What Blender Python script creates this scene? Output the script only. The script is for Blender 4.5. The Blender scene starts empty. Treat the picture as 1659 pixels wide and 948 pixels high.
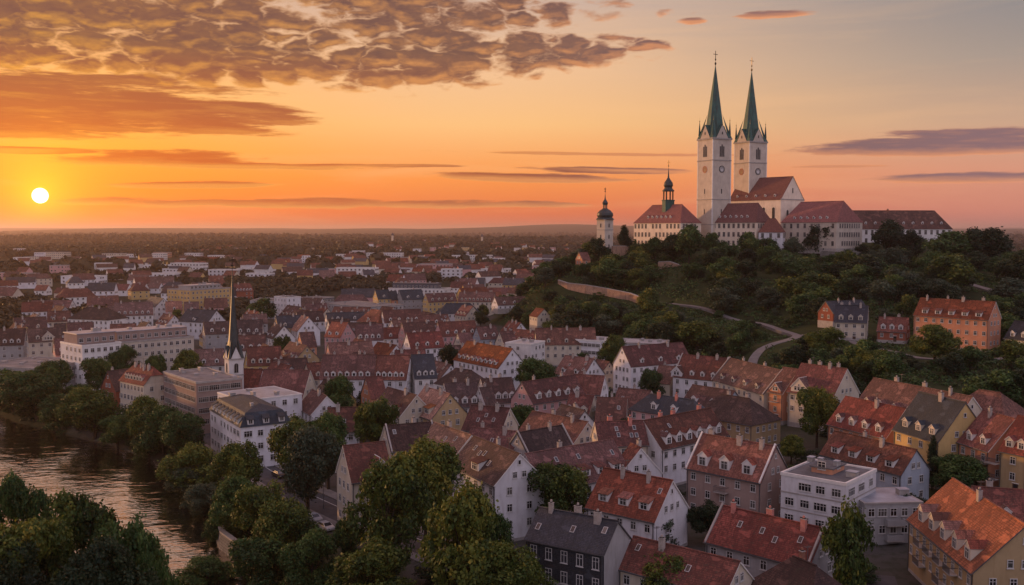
import bpy, math, random
import numpy as np
from mathutils import Vector, Matrix

C = bpy.context.scene
COL = C.collection
R = math.radians
random.seed(11)

# ------------------------------------------------------------------ camera
EYE = 55.0                       # camera height over the town, metres
FPX = 1593.0                     # focal length in photo pixels (1659 wide)
PITCH = math.atan(102 / FPX)
cam_d = bpy.data.cameras.new('camera')
cam = bpy.data.objects.new('camera', cam_d); COL.objects.link(cam)
cam_d.sensor_width = 36.0; cam_d.lens = FPX / 1659 * 36.0
cam_d.clip_start = 1.0; cam_d.clip_end = 90000.0
cam.location = (0, 0, EYE); cam.rotation_euler = (R(90) - PITCH, 0, 0)
C.camera = cam
CP, SP = math.cos(PITCH), math.sin(PITCH)

def ray(px, py):
    u = (px - 829.5) / FPX; v = (474.0 - py) / FPX
    return Vector((u, CP + v * SP, -SP + v * CP))
def azel(px, py):
    d = ray(px, py).normalized()
    return math.degrees(math.atan2(d.x, d.y)), math.degrees(math.asin(d.z))
def proj(x, y, z):
    dz = z - EYE
    f = y * CP - dz * SP; w = y * SP + dz * CP
    return 829.5 + FPX * x / f, 474.0 - FPX * w / f

def lin(*c):
    return tuple((v / 255 / 12.92) if v / 255 <= .04045 else ((v / 255 + .055) / 1.055) ** 2.4 for v in c) + (1.0,)

SUN_AZ, SUN_EL = azel(65, 317)
HAZE = 5.2e-5                    # density of the evening air per metre

# ------------------------------------------------------------------ node helper
class NT:
    def __init__(s, tree): s.t = tree; s.n = tree.nodes; s.l = tree.links
    def new(s, kind, **kw):
        n = s.n.new(kind)
        for k, v in kw.items(): setattr(n, k, v)
        return n
    def put(s, sock, v):
        if isinstance(v, bpy.types.NodeSocket): s.l.new(v, sock)
        elif v is not None: sock.default_value = v
    def m(s, op, a, b=None, c=None, clamp=False):
        n = s.new('ShaderNodeMath', operation=op, use_clamp=clamp)
        s.put(n.inputs[0], a)
        if b is not None: s.put(n.inputs[1], b)
        if c is not None: s.put(n.inputs[2], c)
        return n.outputs[0]
    def mix(s, f, a, b, mode='MIX'):
        n = s.new('ShaderNodeMix', data_type='RGBA', blend_type=mode)
        s.put(n.inputs[0], f); s.put(n.inputs[6], a); s.put(n.inputs[7], b)
        return n.outputs[2]
    def ramp(s, f, stops, interp='LINEAR'):
        n = s.new('ShaderNodeValToRGB'); n.color_ramp.interpolation = interp
        e = n.color_ramp.elements
        while len(e) < len(stops): e.new(0.5)
        for el, (p, c) in zip(e, stops): el.position = p; el.color = c
        s.put(n.inputs[0], f); return n.outputs[0]
    def noise(s, vec, scale, detail=3, rough=.5, dist=0.0):
        n = s.new('ShaderNodeTexNoise'); s.put(n.inputs['Vector'], vec)
        n.inputs['Scale'].default_value = scale; n.inputs['Detail'].default_value = detail
        n.inputs['Roughness'].default_value = rough; n.inputs['Distortion'].default_value = dist
        return n.outputs[0]
    def mapr(s, v, a, b, c=0.0, d=1.0, smooth=False):
        n = s.new('ShaderNodeMapRange', interpolation_type='SMOOTHSTEP' if smooth else 'LINEAR')
        s.put(n.inputs[0], v)
        for i, q in enumerate((a, b, c, d)): s.put(n.inputs[i + 1], q)
        return n.outputs[0]
    def xyz(s, x, y, z):
        n = s.new('ShaderNodeCombineXYZ'); s.put(n.inputs[0], x); s.put(n.inputs[1], y); s.put(n.inputs[2], z)
        return n.outputs[0]

# ------------------------------------------------------------------ sky
def cloud_group():
    g = bpy.data.node_groups.new('cloud_density', 'ShaderNodeTree')
    g.interface.new_socket('az', in_out='INPUT', socket_type='NodeSocketFloat')
    g.interface.new_socket('el', in_out='INPUT', socket_type='NodeSocketFloat')
    g.interface.new_socket('puffs', in_out='OUTPUT', socket_type='NodeSocketFloat')
    g.interface.new_socket('banks', in_out='OUTPUT', socket_type='NodeSocketFloat')
    T = NT(g); gi = T.new('NodeGroupInput'); go = T.new('NodeGroupOutput')
    az, el = gi.outputs[0], gi.outputs[1]
    # puffs get larger with elevation, as a real cloud deck seen in perspective
    vec = T.xyz(T.m('MULTIPLY', az, .40), T.m('MULTIPLY', el, 1.0), 0)
    wob = T.m('SUBTRACT', T.noise(vec, .9, 4, .55), .5)
    def ell(px, py, hw, hh, tilt=0.0, amp=1.0):
        a0, e0 = azel(px, py)
        k = 57.3 / FPX
        dx = T.m('SUBTRACT', az, a0); dy = T.m('SUBTRACT', el, e0)
        if tilt: dy = T.m('ADD', dy, T.m('MULTIPLY', dx, tilt))
        q = T.m('ADD', T.m('POWER', T.m('ABSOLUTE', T.m('DIVIDE', dx, hw * k)), 2.0), T.m('POWER', T.m('ABSOLUTE', T.m('DIVIDE', dy, hh * k)), 2.0))
        return T.m('SUBTRACT', 1.0, q)
    # broad region where the puffy deck hangs
    reg = None
    for a in ((110, 45, 380, 70, 0), (520, 75, 420, 72, .02), (800, 80, 270, 38, 0), (300, 5, 700, 45, 0), (640, 30, 380, 42, 0), (980, 72, 110, 16, 0)):
        e = ell(*a[:4], a[4]); reg = e if reg is None else T.m('MAXIMUM', reg, e)
    reg = T.m('MAXIMUM', reg, -1.2)
    far_up = T.mapr(el, 13.0, 22.0, -1.0, .55)           # the deck goes on overhead, above the frame
    reg = T.m('MAXIMUM', reg, far_up)
    v = T.new('ShaderNodeTexVoronoi', feature='DISTANCE_TO_EDGE'); v.inputs['Scale'].default_value = 1.0
    v.inputs['Randomness'].default_value = .95
    wv = T.new('ShaderNodeVectorMath', operation='ADD')
    wn = T.new('ShaderNodeTexNoise'); wn.inputs['Scale'].default_value = 1.6; wn.inputs['Detail'].default_value = 4
    T.put(wn.inputs['Vector'], vec)
    ws = T.new('ShaderNodeVectorMath', operation='SCALE'); T.put(ws.inputs[0], wn.outputs['Color']); ws.inputs['Scale'].default_value = 1.0
    T.put(wv.inputs[0], vec); T.put(wv.inputs[1], ws.outputs[0])
    T.put(v.inputs['Vector'], wv.outputs[0])
    puff = T.m('MINIMUM', v.outputs['Distance'], .32)
    big = T.m('SUBTRACT', T.noise(T.xyz(T.m('MULTIPLY', az, .12), T.m('MULTIPLY', el, .33), 3.3), 1.0, 3, .5), .5)
    p = T.m('ADD', T.m('MULTIPLY', puff, 1.7), T.m('MULTIPLY', wob, 1.5))
    p = T.m('ADD', p, T.m('MULTIPLY', T.m('MINIMUM', reg, .55), 1.1)); p = T.m('ADD', p, T.m('MULTIPLY', big, 1.6))
    p = T.m('SUBTRACT', p, .30)
    # long banks and streaks nearer the horizon
    vec2 = T.xyz(T.m('MULTIPLY', az, .16), T.m('MULTIPLY', el, 1.5), 7.7)
    wob2 = T.m('SUBTRACT', T.noise(vec2, 1.2, 6, .62), .5)
    bank = None
    for a in ((60, 166, 330, 56, -.035, 0), (270, 185, 240, 34, 0, 0), (420, 182, 100, 10, 0, 0), (30, 217, 130, 9, 0, 0), (250, 256, 165, 14, -.03, 0),
              (430, 270, 230, 6, -.01, 0), (60, 244, 110, 6, 0, 0), (290, 300, 150, 6, -.02, 0), (840, 288, 190, 9, .03, 0), (980, 276, 160, 6, .03, 0),
              (1540, 236, 250, 15, .0, 0), (1600, 215, 150, 9, .02, 0), (1600, 288, 200, 9, 0, 0), (1350, 270, 90, 3, 0, 0), (520, 330, 420, 9, 0, 0),
              (1250, 24, 70, 8, 0, 0), (1120, 34, 30, 6, 0, 0), (1000, 250, 300, 3, .02, 0), (600, 268, 160, 3, 0, 0)):
        e = ell(*a[:5]); bank = e if bank is None else T.m('MAXIMUM', bank, e)
    bank = T.m('MAXIMUM', bank, -3.0)
    b = T.m('ADD', T.m('MULTIPLY', bank, .75), T.m('MULTIPLY', wob2, 2.3))
    b = T.m('SUBTRACT', b, .05)
    T.put(go.inputs[0], p); T.put(go.inputs[1], b)
    return g

def make_world():
    w = bpy.data.worlds.new('World'); C.world = w; w.use_nodes = True
    t = w.node_tree; t.nodes.clear(); T = NT(t)
    co = T.new('ShaderNodeTexCoord').outputs['Generated']
    s = T.new('ShaderNodeSeparateXYZ'); T.put(s.inputs[0], co)
    x, y, z = s.outputs
    deg = 57.29578
    el = T.m('MULTIPLY', T.m('ARCSINE', z), deg)
    az = T.m('MULTIPLY', T.m('ARCTAN2', x, y), deg)
    d = T.m('ABSOLUTE', T.m('SUBTRACT', az, SUN_AZ))
    f = T.m('DIVIDE', el, 30.0, clamp=True)
    def rp(stops): return T.ramp(f, [(e / 30.0, lin(*c)) for e, c in stops])
    near = rp([(0, (190, 64, 26)), (.9, (220, 78, 12)), (2.2, (244, 112, 4)), (4.5, (248, 150, 36)), (7.5, (246, 172, 86)), (11, (222, 168, 124)), (15, (170, 148, 138)), (30, (126, 124, 136))])
    mid = rp([(0, (200, 88, 70)), (1, (220, 102, 60)), (3, (240, 140, 66)), (6, (242, 184, 120)), (9, (232, 184, 140)), (13, (194, 166, 150)), (18, (160, 150, 150)), (30, (126, 124, 136))])
    far = rp([(0, (180, 110, 110)), (1, (204, 128, 112)), (3, (208, 142, 120)), (5.5, (194, 156, 132)), (9, (156, 142, 134)), (13, (122, 122, 128)), (18, (128, 130, 142)), (30, (122, 122, 138))])
    back = rp([(0, (152, 132, 140)), (3, (164, 144, 150)), (8, (164, 150, 158)), (15, (150, 144, 158)), (30, (130, 130, 148))])
    c = T.mix(T.mapr(d, 0, 24, smooth=True), near, mid)
    c = T.mix(T.mapr(d, 24, 56, smooth=True), c, far)
    c = T.mix(T.mapr(d, 60, 120, smooth=True), c, back)
    # the open dusk sky overhead and behind the viewer is the main light of the town
    up = T.mapr(el, 14, 34, 1.0, 2.7, smooth=True); bk = T.mapr(d, 60, 110, 1.0, 2.1, smooth=True)
    gain = T.m('MAXIMUM', up, T.m('MULTIPLY', bk, T.mapr(el, 10, 30, 1.0, 1.3)))
    # physical sky, low sun: what the zenith and the unseen half add
    ns = T.new('ShaderNodeTexSky', sky_type='NISHITA'); ns.sun_disc = False
    ns.sun_elevation = R(SUN_EL); ns.sun_rotation = R(SUN_AZ); ns.altitude = 300
    c = T.mix(.012, c, ns.outputs[0], 'ADD')
    # glow round the sun
    sd = ray(65, 317).normalized()
    dot = T.new('ShaderNodeVectorMath', operation='DOT_PRODUCT'); T.put(dot.inputs[0], co); dot.inputs[1].default_value = sd
    ang = T.m('MULTIPLY', T.m('ARCCOSINE', T.m('MINIMUM', dot.outputs['Value'], 1.0)), deg)
    g1 = T.m('EXPONENT', T.m('MULTIPLY', ang, -1 / 1.5)); g2 = T.m('EXPONENT', T.m('MULTIPLY', ang, -1 / 4.0))
    # clouds: one sample here, one a little lower, so their undersides catch the low sun
    G = cloud_group()
    def samp(off):
        n = T.new('ShaderNodeGroup'); n.node_tree = G
        T.put(n.inputs[0], az); T.put(n.inputs[1], T.m('ADD', el, off) if off else el)
        return n.outputs[0], n.outputs[1]
    p0, b0 = samp(0); p1, b1 = samp(-.30)
    pm = T.mapr(p0, -.06, .40, smooth=True); bm = T.mapr(b0, -.05, .32, smooth=True)
    near_s = T.mapr(d, 4, 40, 1, 0, smooth=True)
    low = T.mapr(el, 1.5, 10, 1, 0)
    nn = T.m('MULTIPLY', near_s, T.mapr(el, 4, 10, 1, .06))
    body = T.mix(nn, T.mix(T.mapr(d, 25, 50), lin(92, 66, 64), lin(124, 98, 106)), lin(206, 96, 34))
    rim = T.mix(T.mapr(d, 0, 35), lin(255, 178, 62), lin(246, 160, 102))
    rim = T.mix(T.mapr(d, 50, 70), rim, lin(170, 150, 160)); body = T.mix(T.mapr(d, 60, 100), body, lin(118, 112, 132))
    lit = T.m('MULTIPLY', T.m('SUBTRACT', p0, p1), 1.5, clamp=True)
    edge = T.mapr(p0, .06, .44, 1, 0, smooth=True)
    pl = T.m('ADD', T.m('MULTIPLY', lit, .50), T.m('MULTIPLY', edge, .34), clamp=True)
    shade = T.noise(T.xyz(T.m('MULTIPLY', az, .5), T.m('MULTIPLY', el, 1.4), 2.2), 1.6, 4, .6)
    pc = T.mix(pl, T.mix(T.mapr(shade, .35, .7), body, T.mix(.11, body, rim)), rim)
    sel = T.mapr(el, 9.4, 10.5); okp = T.m('MULTIPLY', pm, .93)
    litb = T.m('MULTIPLY', T.m('SUBTRACT', b0, b1), .75, clamp=True)
    bl = T.m('ADD', T.m('MULTIPLY', litb, .6), T.m('MULTIPLY', T.mapr(b0, .05, .5, 1, 0, smooth=True), .25), clamp=True)
    bc = T.mix(bl, body, rim)
    # thin high veils
    veil = T.noise(T.xyz(T.m('MULTIPLY', az, .05), T.m('MULTIPLY', el, .55), 9.1), 1.3, 5, .6, .4)
    c = T.mix(T.m('MULTIPLY', T.mapr(veil, .52, .78), T.mapr(d, 30, 70, .24, .08)), c, lin(250, 196, 140))
    c = T.mix(T.m('MULTIPLY', bm, .92), c, bc)
    c = T.mix(okp, c, pc)
    c = T.mix(T.m('MULTIPLY', g1, 1.0), c, lin(255, 185, 30), 'ADD')
    c = T.mix(T.m('MULTIPLY', g2, .22), c, lin(255, 120, 0), 'ADD')
    disc = T.mapr(ang, .33, .42, 1, 0, smooth=True)
    c = T.mix(disc, c, (9.0, 7.4, 4.6, 1))
    gn = T.new('ShaderNodeVectorMath', operation='SCALE'); T.put(gn.inputs[0], c); T.put(gn.inputs['Scale'], gain); c = gn.outputs[0]
    # below the horizon: the dusk-dark ground beyond the modelled plain
    c = T.mix(T.mapr(el, -.6, -.2, 1, 0), c, lin(70, 58, 60))
    bg = T.new('ShaderNodeBackground'); T.put(bg.inputs[0], c); bg.inputs[1].default_value = 1.0
    o = T.new('ShaderNodeOutputWorld'); T.l.new(bg.outputs[0], o.inputs[0])
    w.cycles.sampling_method = 'MANUAL'; w.cycles.sample_map_resolution = 1024
make_world()

# ------------------------------------------------------------------ sun, exposure
sl = bpy.data.lights.new('sun', 'SUN'); sun = bpy.data.objects.new('sun', sl); COL.objects.link(sun)
sl.energy = 3.0; sl.angle = R(1.5); sl.color = (1.0, .50, .20)
LAMP_AZ = SUN_AZ - 34      # the low light reaches the town a little more from the side
_sd = Vector((math.sin(R(LAMP_AZ)) * math.cos(R(SUN_EL + 1.2)), math.cos(R(LAMP_AZ)) * math.cos(R(SUN_EL + 1.2)), math.sin(R(SUN_EL + 1.2))))
sun.rotation_euler = _sd.to_track_quat('Z', 'Y').to_euler()
C.view_settings.view_transform = 'Standard'; C.view_settings.look = 'None'
C.view_settings.gamma = 1.0; C.view_settings.exposure = 0.10; C.view_settings.use_curve_mapping = False
C.cycles.use_denoising = True; C.cycles.denoiser = 'OPENIMAGEDENOISE'
C.cycles.max_bounces = 5; C.cycles.diffuse_bounces = 3; C.cycles.glossy_bounces = 3; C.cycles.transmission_bounces = 3
C.cycles.volume_bounces = 1; C.cycles.transparent_max_bounces = 8
C.cycles.sample_clamp_indirect = 4.0
C.cycles.caustics_reflective = False; C.cycles.caustics_refractive = False
# ------------------------------------------------------------------ mesh helpers
class MB:
    """collects faces with material slots and uvs, then links them as one object"""
    def __init__(s): s.v = []; s.f = []; s.mi = []; s.uv = []
    def face(s, pts, mi=0, uv=None):
        k = len(s.v); s.v += [tuple(p) for p in pts]; s.f.append(tuple(range(k, k + len(pts)))); s.mi.append(mi)
        if uv is None:
            a = Vector(pts[0]); e = (Vector(pts[1]) - a); n = e.cross(Vector(pts[-1]) - a)
            if n.length < 1e-9: uv = [(0, 0)] * len(pts)
            else:
                n.normalize()
                ax = Vector((1, 0, 0)) if abs(n.x) < abs(n.y) else Vector((0, 1, 0))
                if abs(n.z) > .9: ay = Vector((0, 1, 0)); ax = Vector((1, 0, 0))
                else: ay = Vector((0, 0, 1))
                uv = [(Vector(p).dot(ax), Vector(p).dot(ay)) for p in pts]
        s.uv += uv
    def box(s, x0, x1, y0, y1, z0, z1, mi=0, faces='xXyYzZ'):
        P = lambda i, j, k: ((x0, x1)[i], (y0, y1)[j], (z0, z1)[k])
        if 'x' in faces: s.face([P(0,1,0), P(0,0,0), P(0,0,1), P(0,1,1)], mi)
        if 'X' in faces: s.face([P(1,0,0), P(1,1,0), P(1,1,1), P(1,0,1)], mi)
        if 'y' in faces: s.face([P(0,0,0), P(1,0,0), P(1,0,1), P(0,0,1)], mi)
        if 'Y' in faces: s.face([P(1,1,0), P(0,1,0), P(0,1,1), P(1,1,1)], mi)
        if 'z' in faces: s.face([P(0,1,0), P(1,1,0), P(1,0,0), P(0,0,0)], mi)
        if 'Z' in faces: s.face([P(0,0,1), P(1,0,1), P(1,1,1), P(0,1,1)], mi)
    def obox(s, o, ex, ey, ez, mi=0):
        """oriented box: corner o, edge vectors"""
        o, ex, ey, ez = map(Vector, (o, ex, ey, ez))
        c = lambda i, j, k: o + ex * i + ey * j + ez * k
        for q in (((0,1,0),(0,0,0),(0,0,1),(0,1,1)), ((1,0,0),(1,1,0),(1,1,1),(1,0,1)), ((0,0,0),(1,0,0),(1,0,1),(0,0,1)),
                  ((1,1,0),(0,1,0),(0,1,1),(1,1,1)), ((0,1,0),(1,1,0),(1,0,0),(0,0,0)), ((0,0,1),(1,0,1),(1,1,1),(0,1,1))):
            s.face([c(*i) for i in q], mi)
    def slab(s, pts, t, mi=0, side=None, uv=None):
        """a roof plane given by its top outline (counter-clockwise from outside), with thickness t"""
        side = mi if side is None else side
        P = [Vector(p) for p in pts]; n = (P[1] - P[0]).cross(P[2] - P[0]).normalized()
        if uv is None:
            u = (P[1] - P[0]).normalized(); w = n.cross(u)
            uv = [((p - P[0]).dot(u), (p - P[0]).dot(w)) for p in P]
        s.face(P, mi, uv)
        Q = [p - n * t for p in P]
        s.face(Q[::-1], side)
        for i in range(len(P)):
            j = (i + 1) % len(P); s.face([P[i], Q[i], Q[j], P[j]], side)
    def lathe(s, prof, n=16, mi=0, cx=0, cy=0, rot=0.0):
        for (r0, z0), (r1, z1) in zip(prof, prof[1:]):
            for i in range(n):
                a = 2 * math.pi * i / n + rot; b = 2 * math.pi * (i + 1) / n + rot
                p = [(cx + r0 * math.cos(a), cy + r0 * math.sin(a), z0), (cx + r0 * math.cos(b), cy + r0 * math.sin(b), z0),
                     (cx + r1 * math.cos(b), cy + r1 * math.sin(b), z1), (cx + r1 * math.cos(a), cy + r1 * math.sin(a), z1)]
                if r0 < 1e-6: p = p[1:]
                elif r1 < 1e-6: p = p[:3]
                s.face(p, mi)
    def mesh(s, name, mats):
        m = bpy.data.meshes.new(name); m.from_pydata(s.v, [], s.f)
        for q in mats: m.materials.append(q)
        m.polygons.foreach_set('material_index', s.mi)
        u = m.uv_layers.new(name='UVMap'); u.data.foreach_set('uv', [c for q in s.uv for c in q])
        m.update(); return m
    def obj(s, name, mats, parent=None, loc=(0, 0, 0), rz=0.0):
        return link(name, s.mesh(name, mats), parent, loc, rz)

def link(name, mesh, parent=None, loc=(0, 0, 0), rz=0.0, sc=None):
    o = bpy.data.objects.new(name, mesh); COL.objects.link(o)
    o.location = loc; o.rotation_euler = (0, 0, rz)
    if sc is not None: o.scale = sc if hasattr(sc, '__len__') else (sc, sc, sc)
    if parent is not None: o.parent = parent
    return o
def tag(o, label=None, cat=None, group=None, kind=None):
    for k, v in (('label', label), ('category', cat), ('group', group), ('kind', kind)):
        if v: o[k] = v
    return o
def root(name, loc, rz, label, cat, group=None):
    return tag(link(name, None, None, loc, rz), label, cat, group)

# ------------------------------------------------------------------ materials
MATS = {}
def mat(name, rough=.85, spec=.3, metal=0.0):
    m = bpy.data.materials.new(name); m.use_nodes = True; MATS[name] = m
    T = NT(m.node_tree); b = m.node_tree.nodes['Principled BSDF']
    b.inputs['Roughness'].default_value = rough; b.inputs['Specular IOR Level'].default_value = spec; b.inputs['Metallic'].default_value = metal
    return m, T, b
def pos(T): return T.new('ShaderNodeNewGeometry').outputs['Position']
def rnd(T): return T.new('ShaderNodeObjectInfo').outputs['Random']
def uvn(T): return T.new('ShaderNodeTexCoord').outputs['UV']
def scl(T, v, x, y, z=1.0):
    n = T.new('ShaderNodeMapping'); T.put(n.inputs['Vector'], v); n.inputs['Scale'].default_value = (x, y, z); return n.outputs[0]
def val(c, k): return tuple(min(1, v * k) for v in c[:3]) + (1.0,)

def plaster(name, c):
    m, T, b = mat(name, .9, .2)
    p = pos(T)
    big = T.noise(p, .22, 4, .6); streak = T.noise(scl(T, p, 1.3, 1.3, .22), 1.0, 4, .6); fine = T.noise(p, 3.0, 3, .6)
    col = T.mix(T.mapr(big, .3, .72), val(c, 1.06), val(c, .80))
    col = T.mix(T.mapr(streak, .50, .78, 0, .55), col, val((c[0] * .62, c[1] * .56, c[2] * .52), 1))
    col = T.mix(T.mapr(fine, .35, .7, 0, .22), col, val(c, .72))
    hsv = T.new('ShaderNodeHueSaturation'); T.put(hsv.inputs['Value'], T.mapr(rnd(T), 0, 1, .86, 1.08)); T.put(hsv.inputs['Color'], col)
    T.put(b.inputs['Base Color'], hsv.outputs[0])
    bp = T.new('ShaderNodeBump'); bp.inputs['Strength'].default_value = .25; bp.inputs['Distance'].default_value = .03
    T.put(bp.inputs['Height'], fine); T.put(b.inputs['Normal'], bp.outputs[0])
    return m
WALL = {}
for k, c in dict(w=(.74, .71, .67), c=(.62, .54, .42), y=(.60, .42, .18), o=(.46, .33, .18), p=(.62, .36, .34), g=(.36, .35, .34), k=(.58, .27, .16),
                 l=(.72, .70, .70), B=(.35, .39, .44), r=(.30, .10, .06), n=(.36, .26, .22), s=(.10, .105, .12), m=(.60, .52, .42), h=(.84, .70, .54)).items():
    WALL[k] = plaster('plaster_' + k, c)

def tiles(name, c, c2, row=.34, rough=.82, spec=.25, soft=1.0):
    m, T, b = mat(name, rough, spec)
    uv = uvn(T); p = pos(T)
    br = T.new('ShaderNodeTexBrick'); T.put(br.inputs['Vector'], uv); br.inputs['Scale'].default_value = 1.0
    br.inputs['Brick Width'].default_value = row * .62; br.inputs['Row Height'].default_value = row
    br.inputs['Mortar Size'].default_value = .03; br.inputs['Mortar Smooth'].default_value = .6; br.inputs['Bias'].default_value = 0.0
    br.inputs['Color1'].default_value = val(c, 1.38); br.inputs['Color2'].default_value = val(c2, .78); br.inputs['Mortar'].default_value = val(c2, .28)
    big = T.noise(p, .16, 5, .65); streak = T.noise(scl(T, uv, 1.1, .14), 1.0, 5, .65); spot = T.noise(p, 1.7, 3, .7); patch = T.noise(scl(T, uv, .35, .5), 1, 2, .5)
    col = T.mix(T.mapr(big, .38, .62, 0, .8 * soft), br.outputs[0], val(c2, .55))
    col = T.mix(T.mapr(streak, .48, .68, 0, .75 * soft), col, val((c2[0] * .5, c2[1] * .55, c2[2] * .6), .8))
    col = T.mix(T.mapr(patch, .58, .63, 0, .5 * soft), col, val(c, 1.45))
    col = T.mix(T.mapr(spot, .56, .70, 0, .6 * soft), col, (.055, .058, .04, 1))
    hsv = T.new('ShaderNodeHueSaturation'); T.put(hsv.inputs['Value'], T.mapr(rnd(T), 0, 1, .72, 1.2)); T.put(hsv.inputs['Color'], col)
    T.put(hsv.inputs['Saturation'], T.mapr(T.m('FRACT', T.m('MULTIPLY', rnd(T), 7.13)), 0, 1, .66, 1.02)); T.put(hsv.inputs['Hue'], T.mapr(T.m('FRACT', T.m('MULTIPLY', rnd(T), 13.7)), 0, 1, .492, .512))
    T.put(b.inputs['Base Color'], hsv.outputs[0])
    bp = T.new('ShaderNodeBump'); bp.inputs['Strength'].default_value = .9; bp.inputs['Distance'].default_value = .06
    T.put(bp.inputs['Height'], T.m('ADD', br.outputs['Fac'] if False else T.m('SUBTRACT', 1.0, br.outputs['Fac']), T.m('MULTIPLY', spot, .5)))
    T.put(b.inputs['Normal'], bp.outputs[0])
    return m
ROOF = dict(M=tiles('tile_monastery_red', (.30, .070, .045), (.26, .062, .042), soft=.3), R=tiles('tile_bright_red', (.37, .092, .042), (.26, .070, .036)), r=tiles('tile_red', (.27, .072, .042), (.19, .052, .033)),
            b=tiles('tile_brown_red', (.22, .078, .056), (.15, .058, .045)), d=tiles('tile_dark_brown', (.135, .068, .056), (.09, .050, .043)),
            s=tiles('slate_grey', (.058, .066, .084), (.040, .046, .060), .26, .6, .4), t=tiles('slate_blue_green', (.038, .058, .082), (.028, .044, .062), .26, .6, .4),
            o=tiles('tile_orange_and_sunlit', (.46, .16, .06), (.34, .11, .05)))  # orange also stands for low sunlight on some roofs, put into the tile colour

def plain(name, c, rough=.7, spec=.3, metal=0.0, nz=.25, sc=.7):
    m, T, b = mat(name, rough, spec, metal)
    n = T.noise(pos(T), sc, 5, .65)
    T.put(b.inputs['Base Color'], T.mix(T.mapr(n, .3, .7), val(c, 1 + nz), val(c, 1 - nz)))
    return m
FLAT = dict(f=plain('flat_roof_felt', (.11, .11, .115), .75, .3, nz=.4, sc=.35), z=plain('zinc_sheet', (.34, .36, .40), .42, .5, .35, .3, .3), e=plain('flat_roof_gravel', (.20, .185, .175), .9, .2, nz=.35, sc=.3))
TRIM = plain('painted_trim', (.66, .63, .58), .6, .3, nz=.12)
GREYTRIM = plain('weathered_stone_trim', (.33, .30, .27), .8, .3, nz=.2)
FRAME = plain('white_window_frame', (.50, .48, .45), .5, .4, nz=.06)
GUTTER = plain('gutter_zinc', (.10, .10, .105), .5, .4, .4)
DARK = plain('dark_opening', (.02, .02, .02), .8, .2)
WOOD = plain('dark_wood', (.07, .04, .025), .7, .3)
CHIM = dict(w=plain('chimney_plaster', (.36, .31, .27), .9, .2, nz=.25, sc=2), p=plain('chimney_pink', (.50, .20, .16), .9, .2, nz=.25, sc=2), b=plain('chimney_brick', (.26, .12, .08), .9, .2, nz=.3, sc=2))
def glass():
    m, T, b = mat('window_glass', .08, .7)
    r = rnd(T); n = T.noise(pos(T), .9, 1)
    T.put(b.inputs['Base Color'], T.mix(T.mapr(r, .55, .9), (.012, .013, .016, 1), (.10, .095, .085, 1)))
    T.put(b.inputs['Roughness'], T.mapr(n, .3, .7, .05, .3))
    return m
GLASS = glass()
def copper():
    m, T, b = mat('verdigris_copper', .55, .4, .15)
    p = pos(T); n = T.noise(p, .35, 5, .65); st = T.noise(scl(T, p, 1.2, 1.2, .10), 1.0, 5, .65)
    col = T.mix(T.mapr(n, .35, .68), (.026, .115, .092, 1), (.020, .062, .058, 1))
    col = T.mix(T.mapr(st, .48, .66, 0, .75), col, (.035, .045, .040, 1))
    col = T.mix(T.mapr(st, .28, .40, .7, 0), col, (.07, .25, .18, 1))
    T.put(b.inputs['Base Color'], col); return m
COPPER = copper()
DOME = plain('dark_patina_metal', (.035, .045, .045), .5, .5, .3, .35)
GILT = plain('gilded_metal', (.30, .20, .07), .4, .6, .7, .1)
def stone(name, c, c2):
    m, T, b = mat(name, .95, .15)
    p = pos(T)
    v = T.new('ShaderNodeTexBrick'); T.put(v.inputs['Vector'], uvn(T)); v.inputs['Scale'].default_value = 1
    v.inputs['Brick Width'].default_value = 1.1; v.inputs['Row Height'].default_value = .5; v.inputs['Mortar Size'].default_value = .04
    v.inputs['Color1'].default_value = val(c, 1); v.inputs['Color2'].default_value = val(c2, 1); v.inputs['Mortar'].default_value = val(c2, .45)
    n = T.noise(p, .25, 5, .7); n2 = T.noise(scl(T, p, 1, 1, .25), .9, 4, .6)
    col = T.mix(T.mapr(n, .35, .7, 0, .7), v.outputs[0], val(c2, .5)); col = T.mix(T.mapr(n2, .5, .75, 0, .6), col, (.07, .065, .05, 1))
    T.put(b.inputs['Base Color'], col); return m
STONE = stone('retaining_stone', (.52, .31, .20), (.40, .25, .17)); STONE_G = stone('grey_stone', (.28, .26, .23), (.2, .19, .17))
ASPHALT = plain('asphalt', (.062, .060, .062), .85, .25, nz=.25, sc=.5)
PAVE = plain('pavement_slabs', (.17, .155, .145), .85, .25, nz=.2, sc=.8)
PATHM = plain('pale_path_gravel', (.17, .155, .145), .9, .2, nz=.15, sc=.5)

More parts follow.
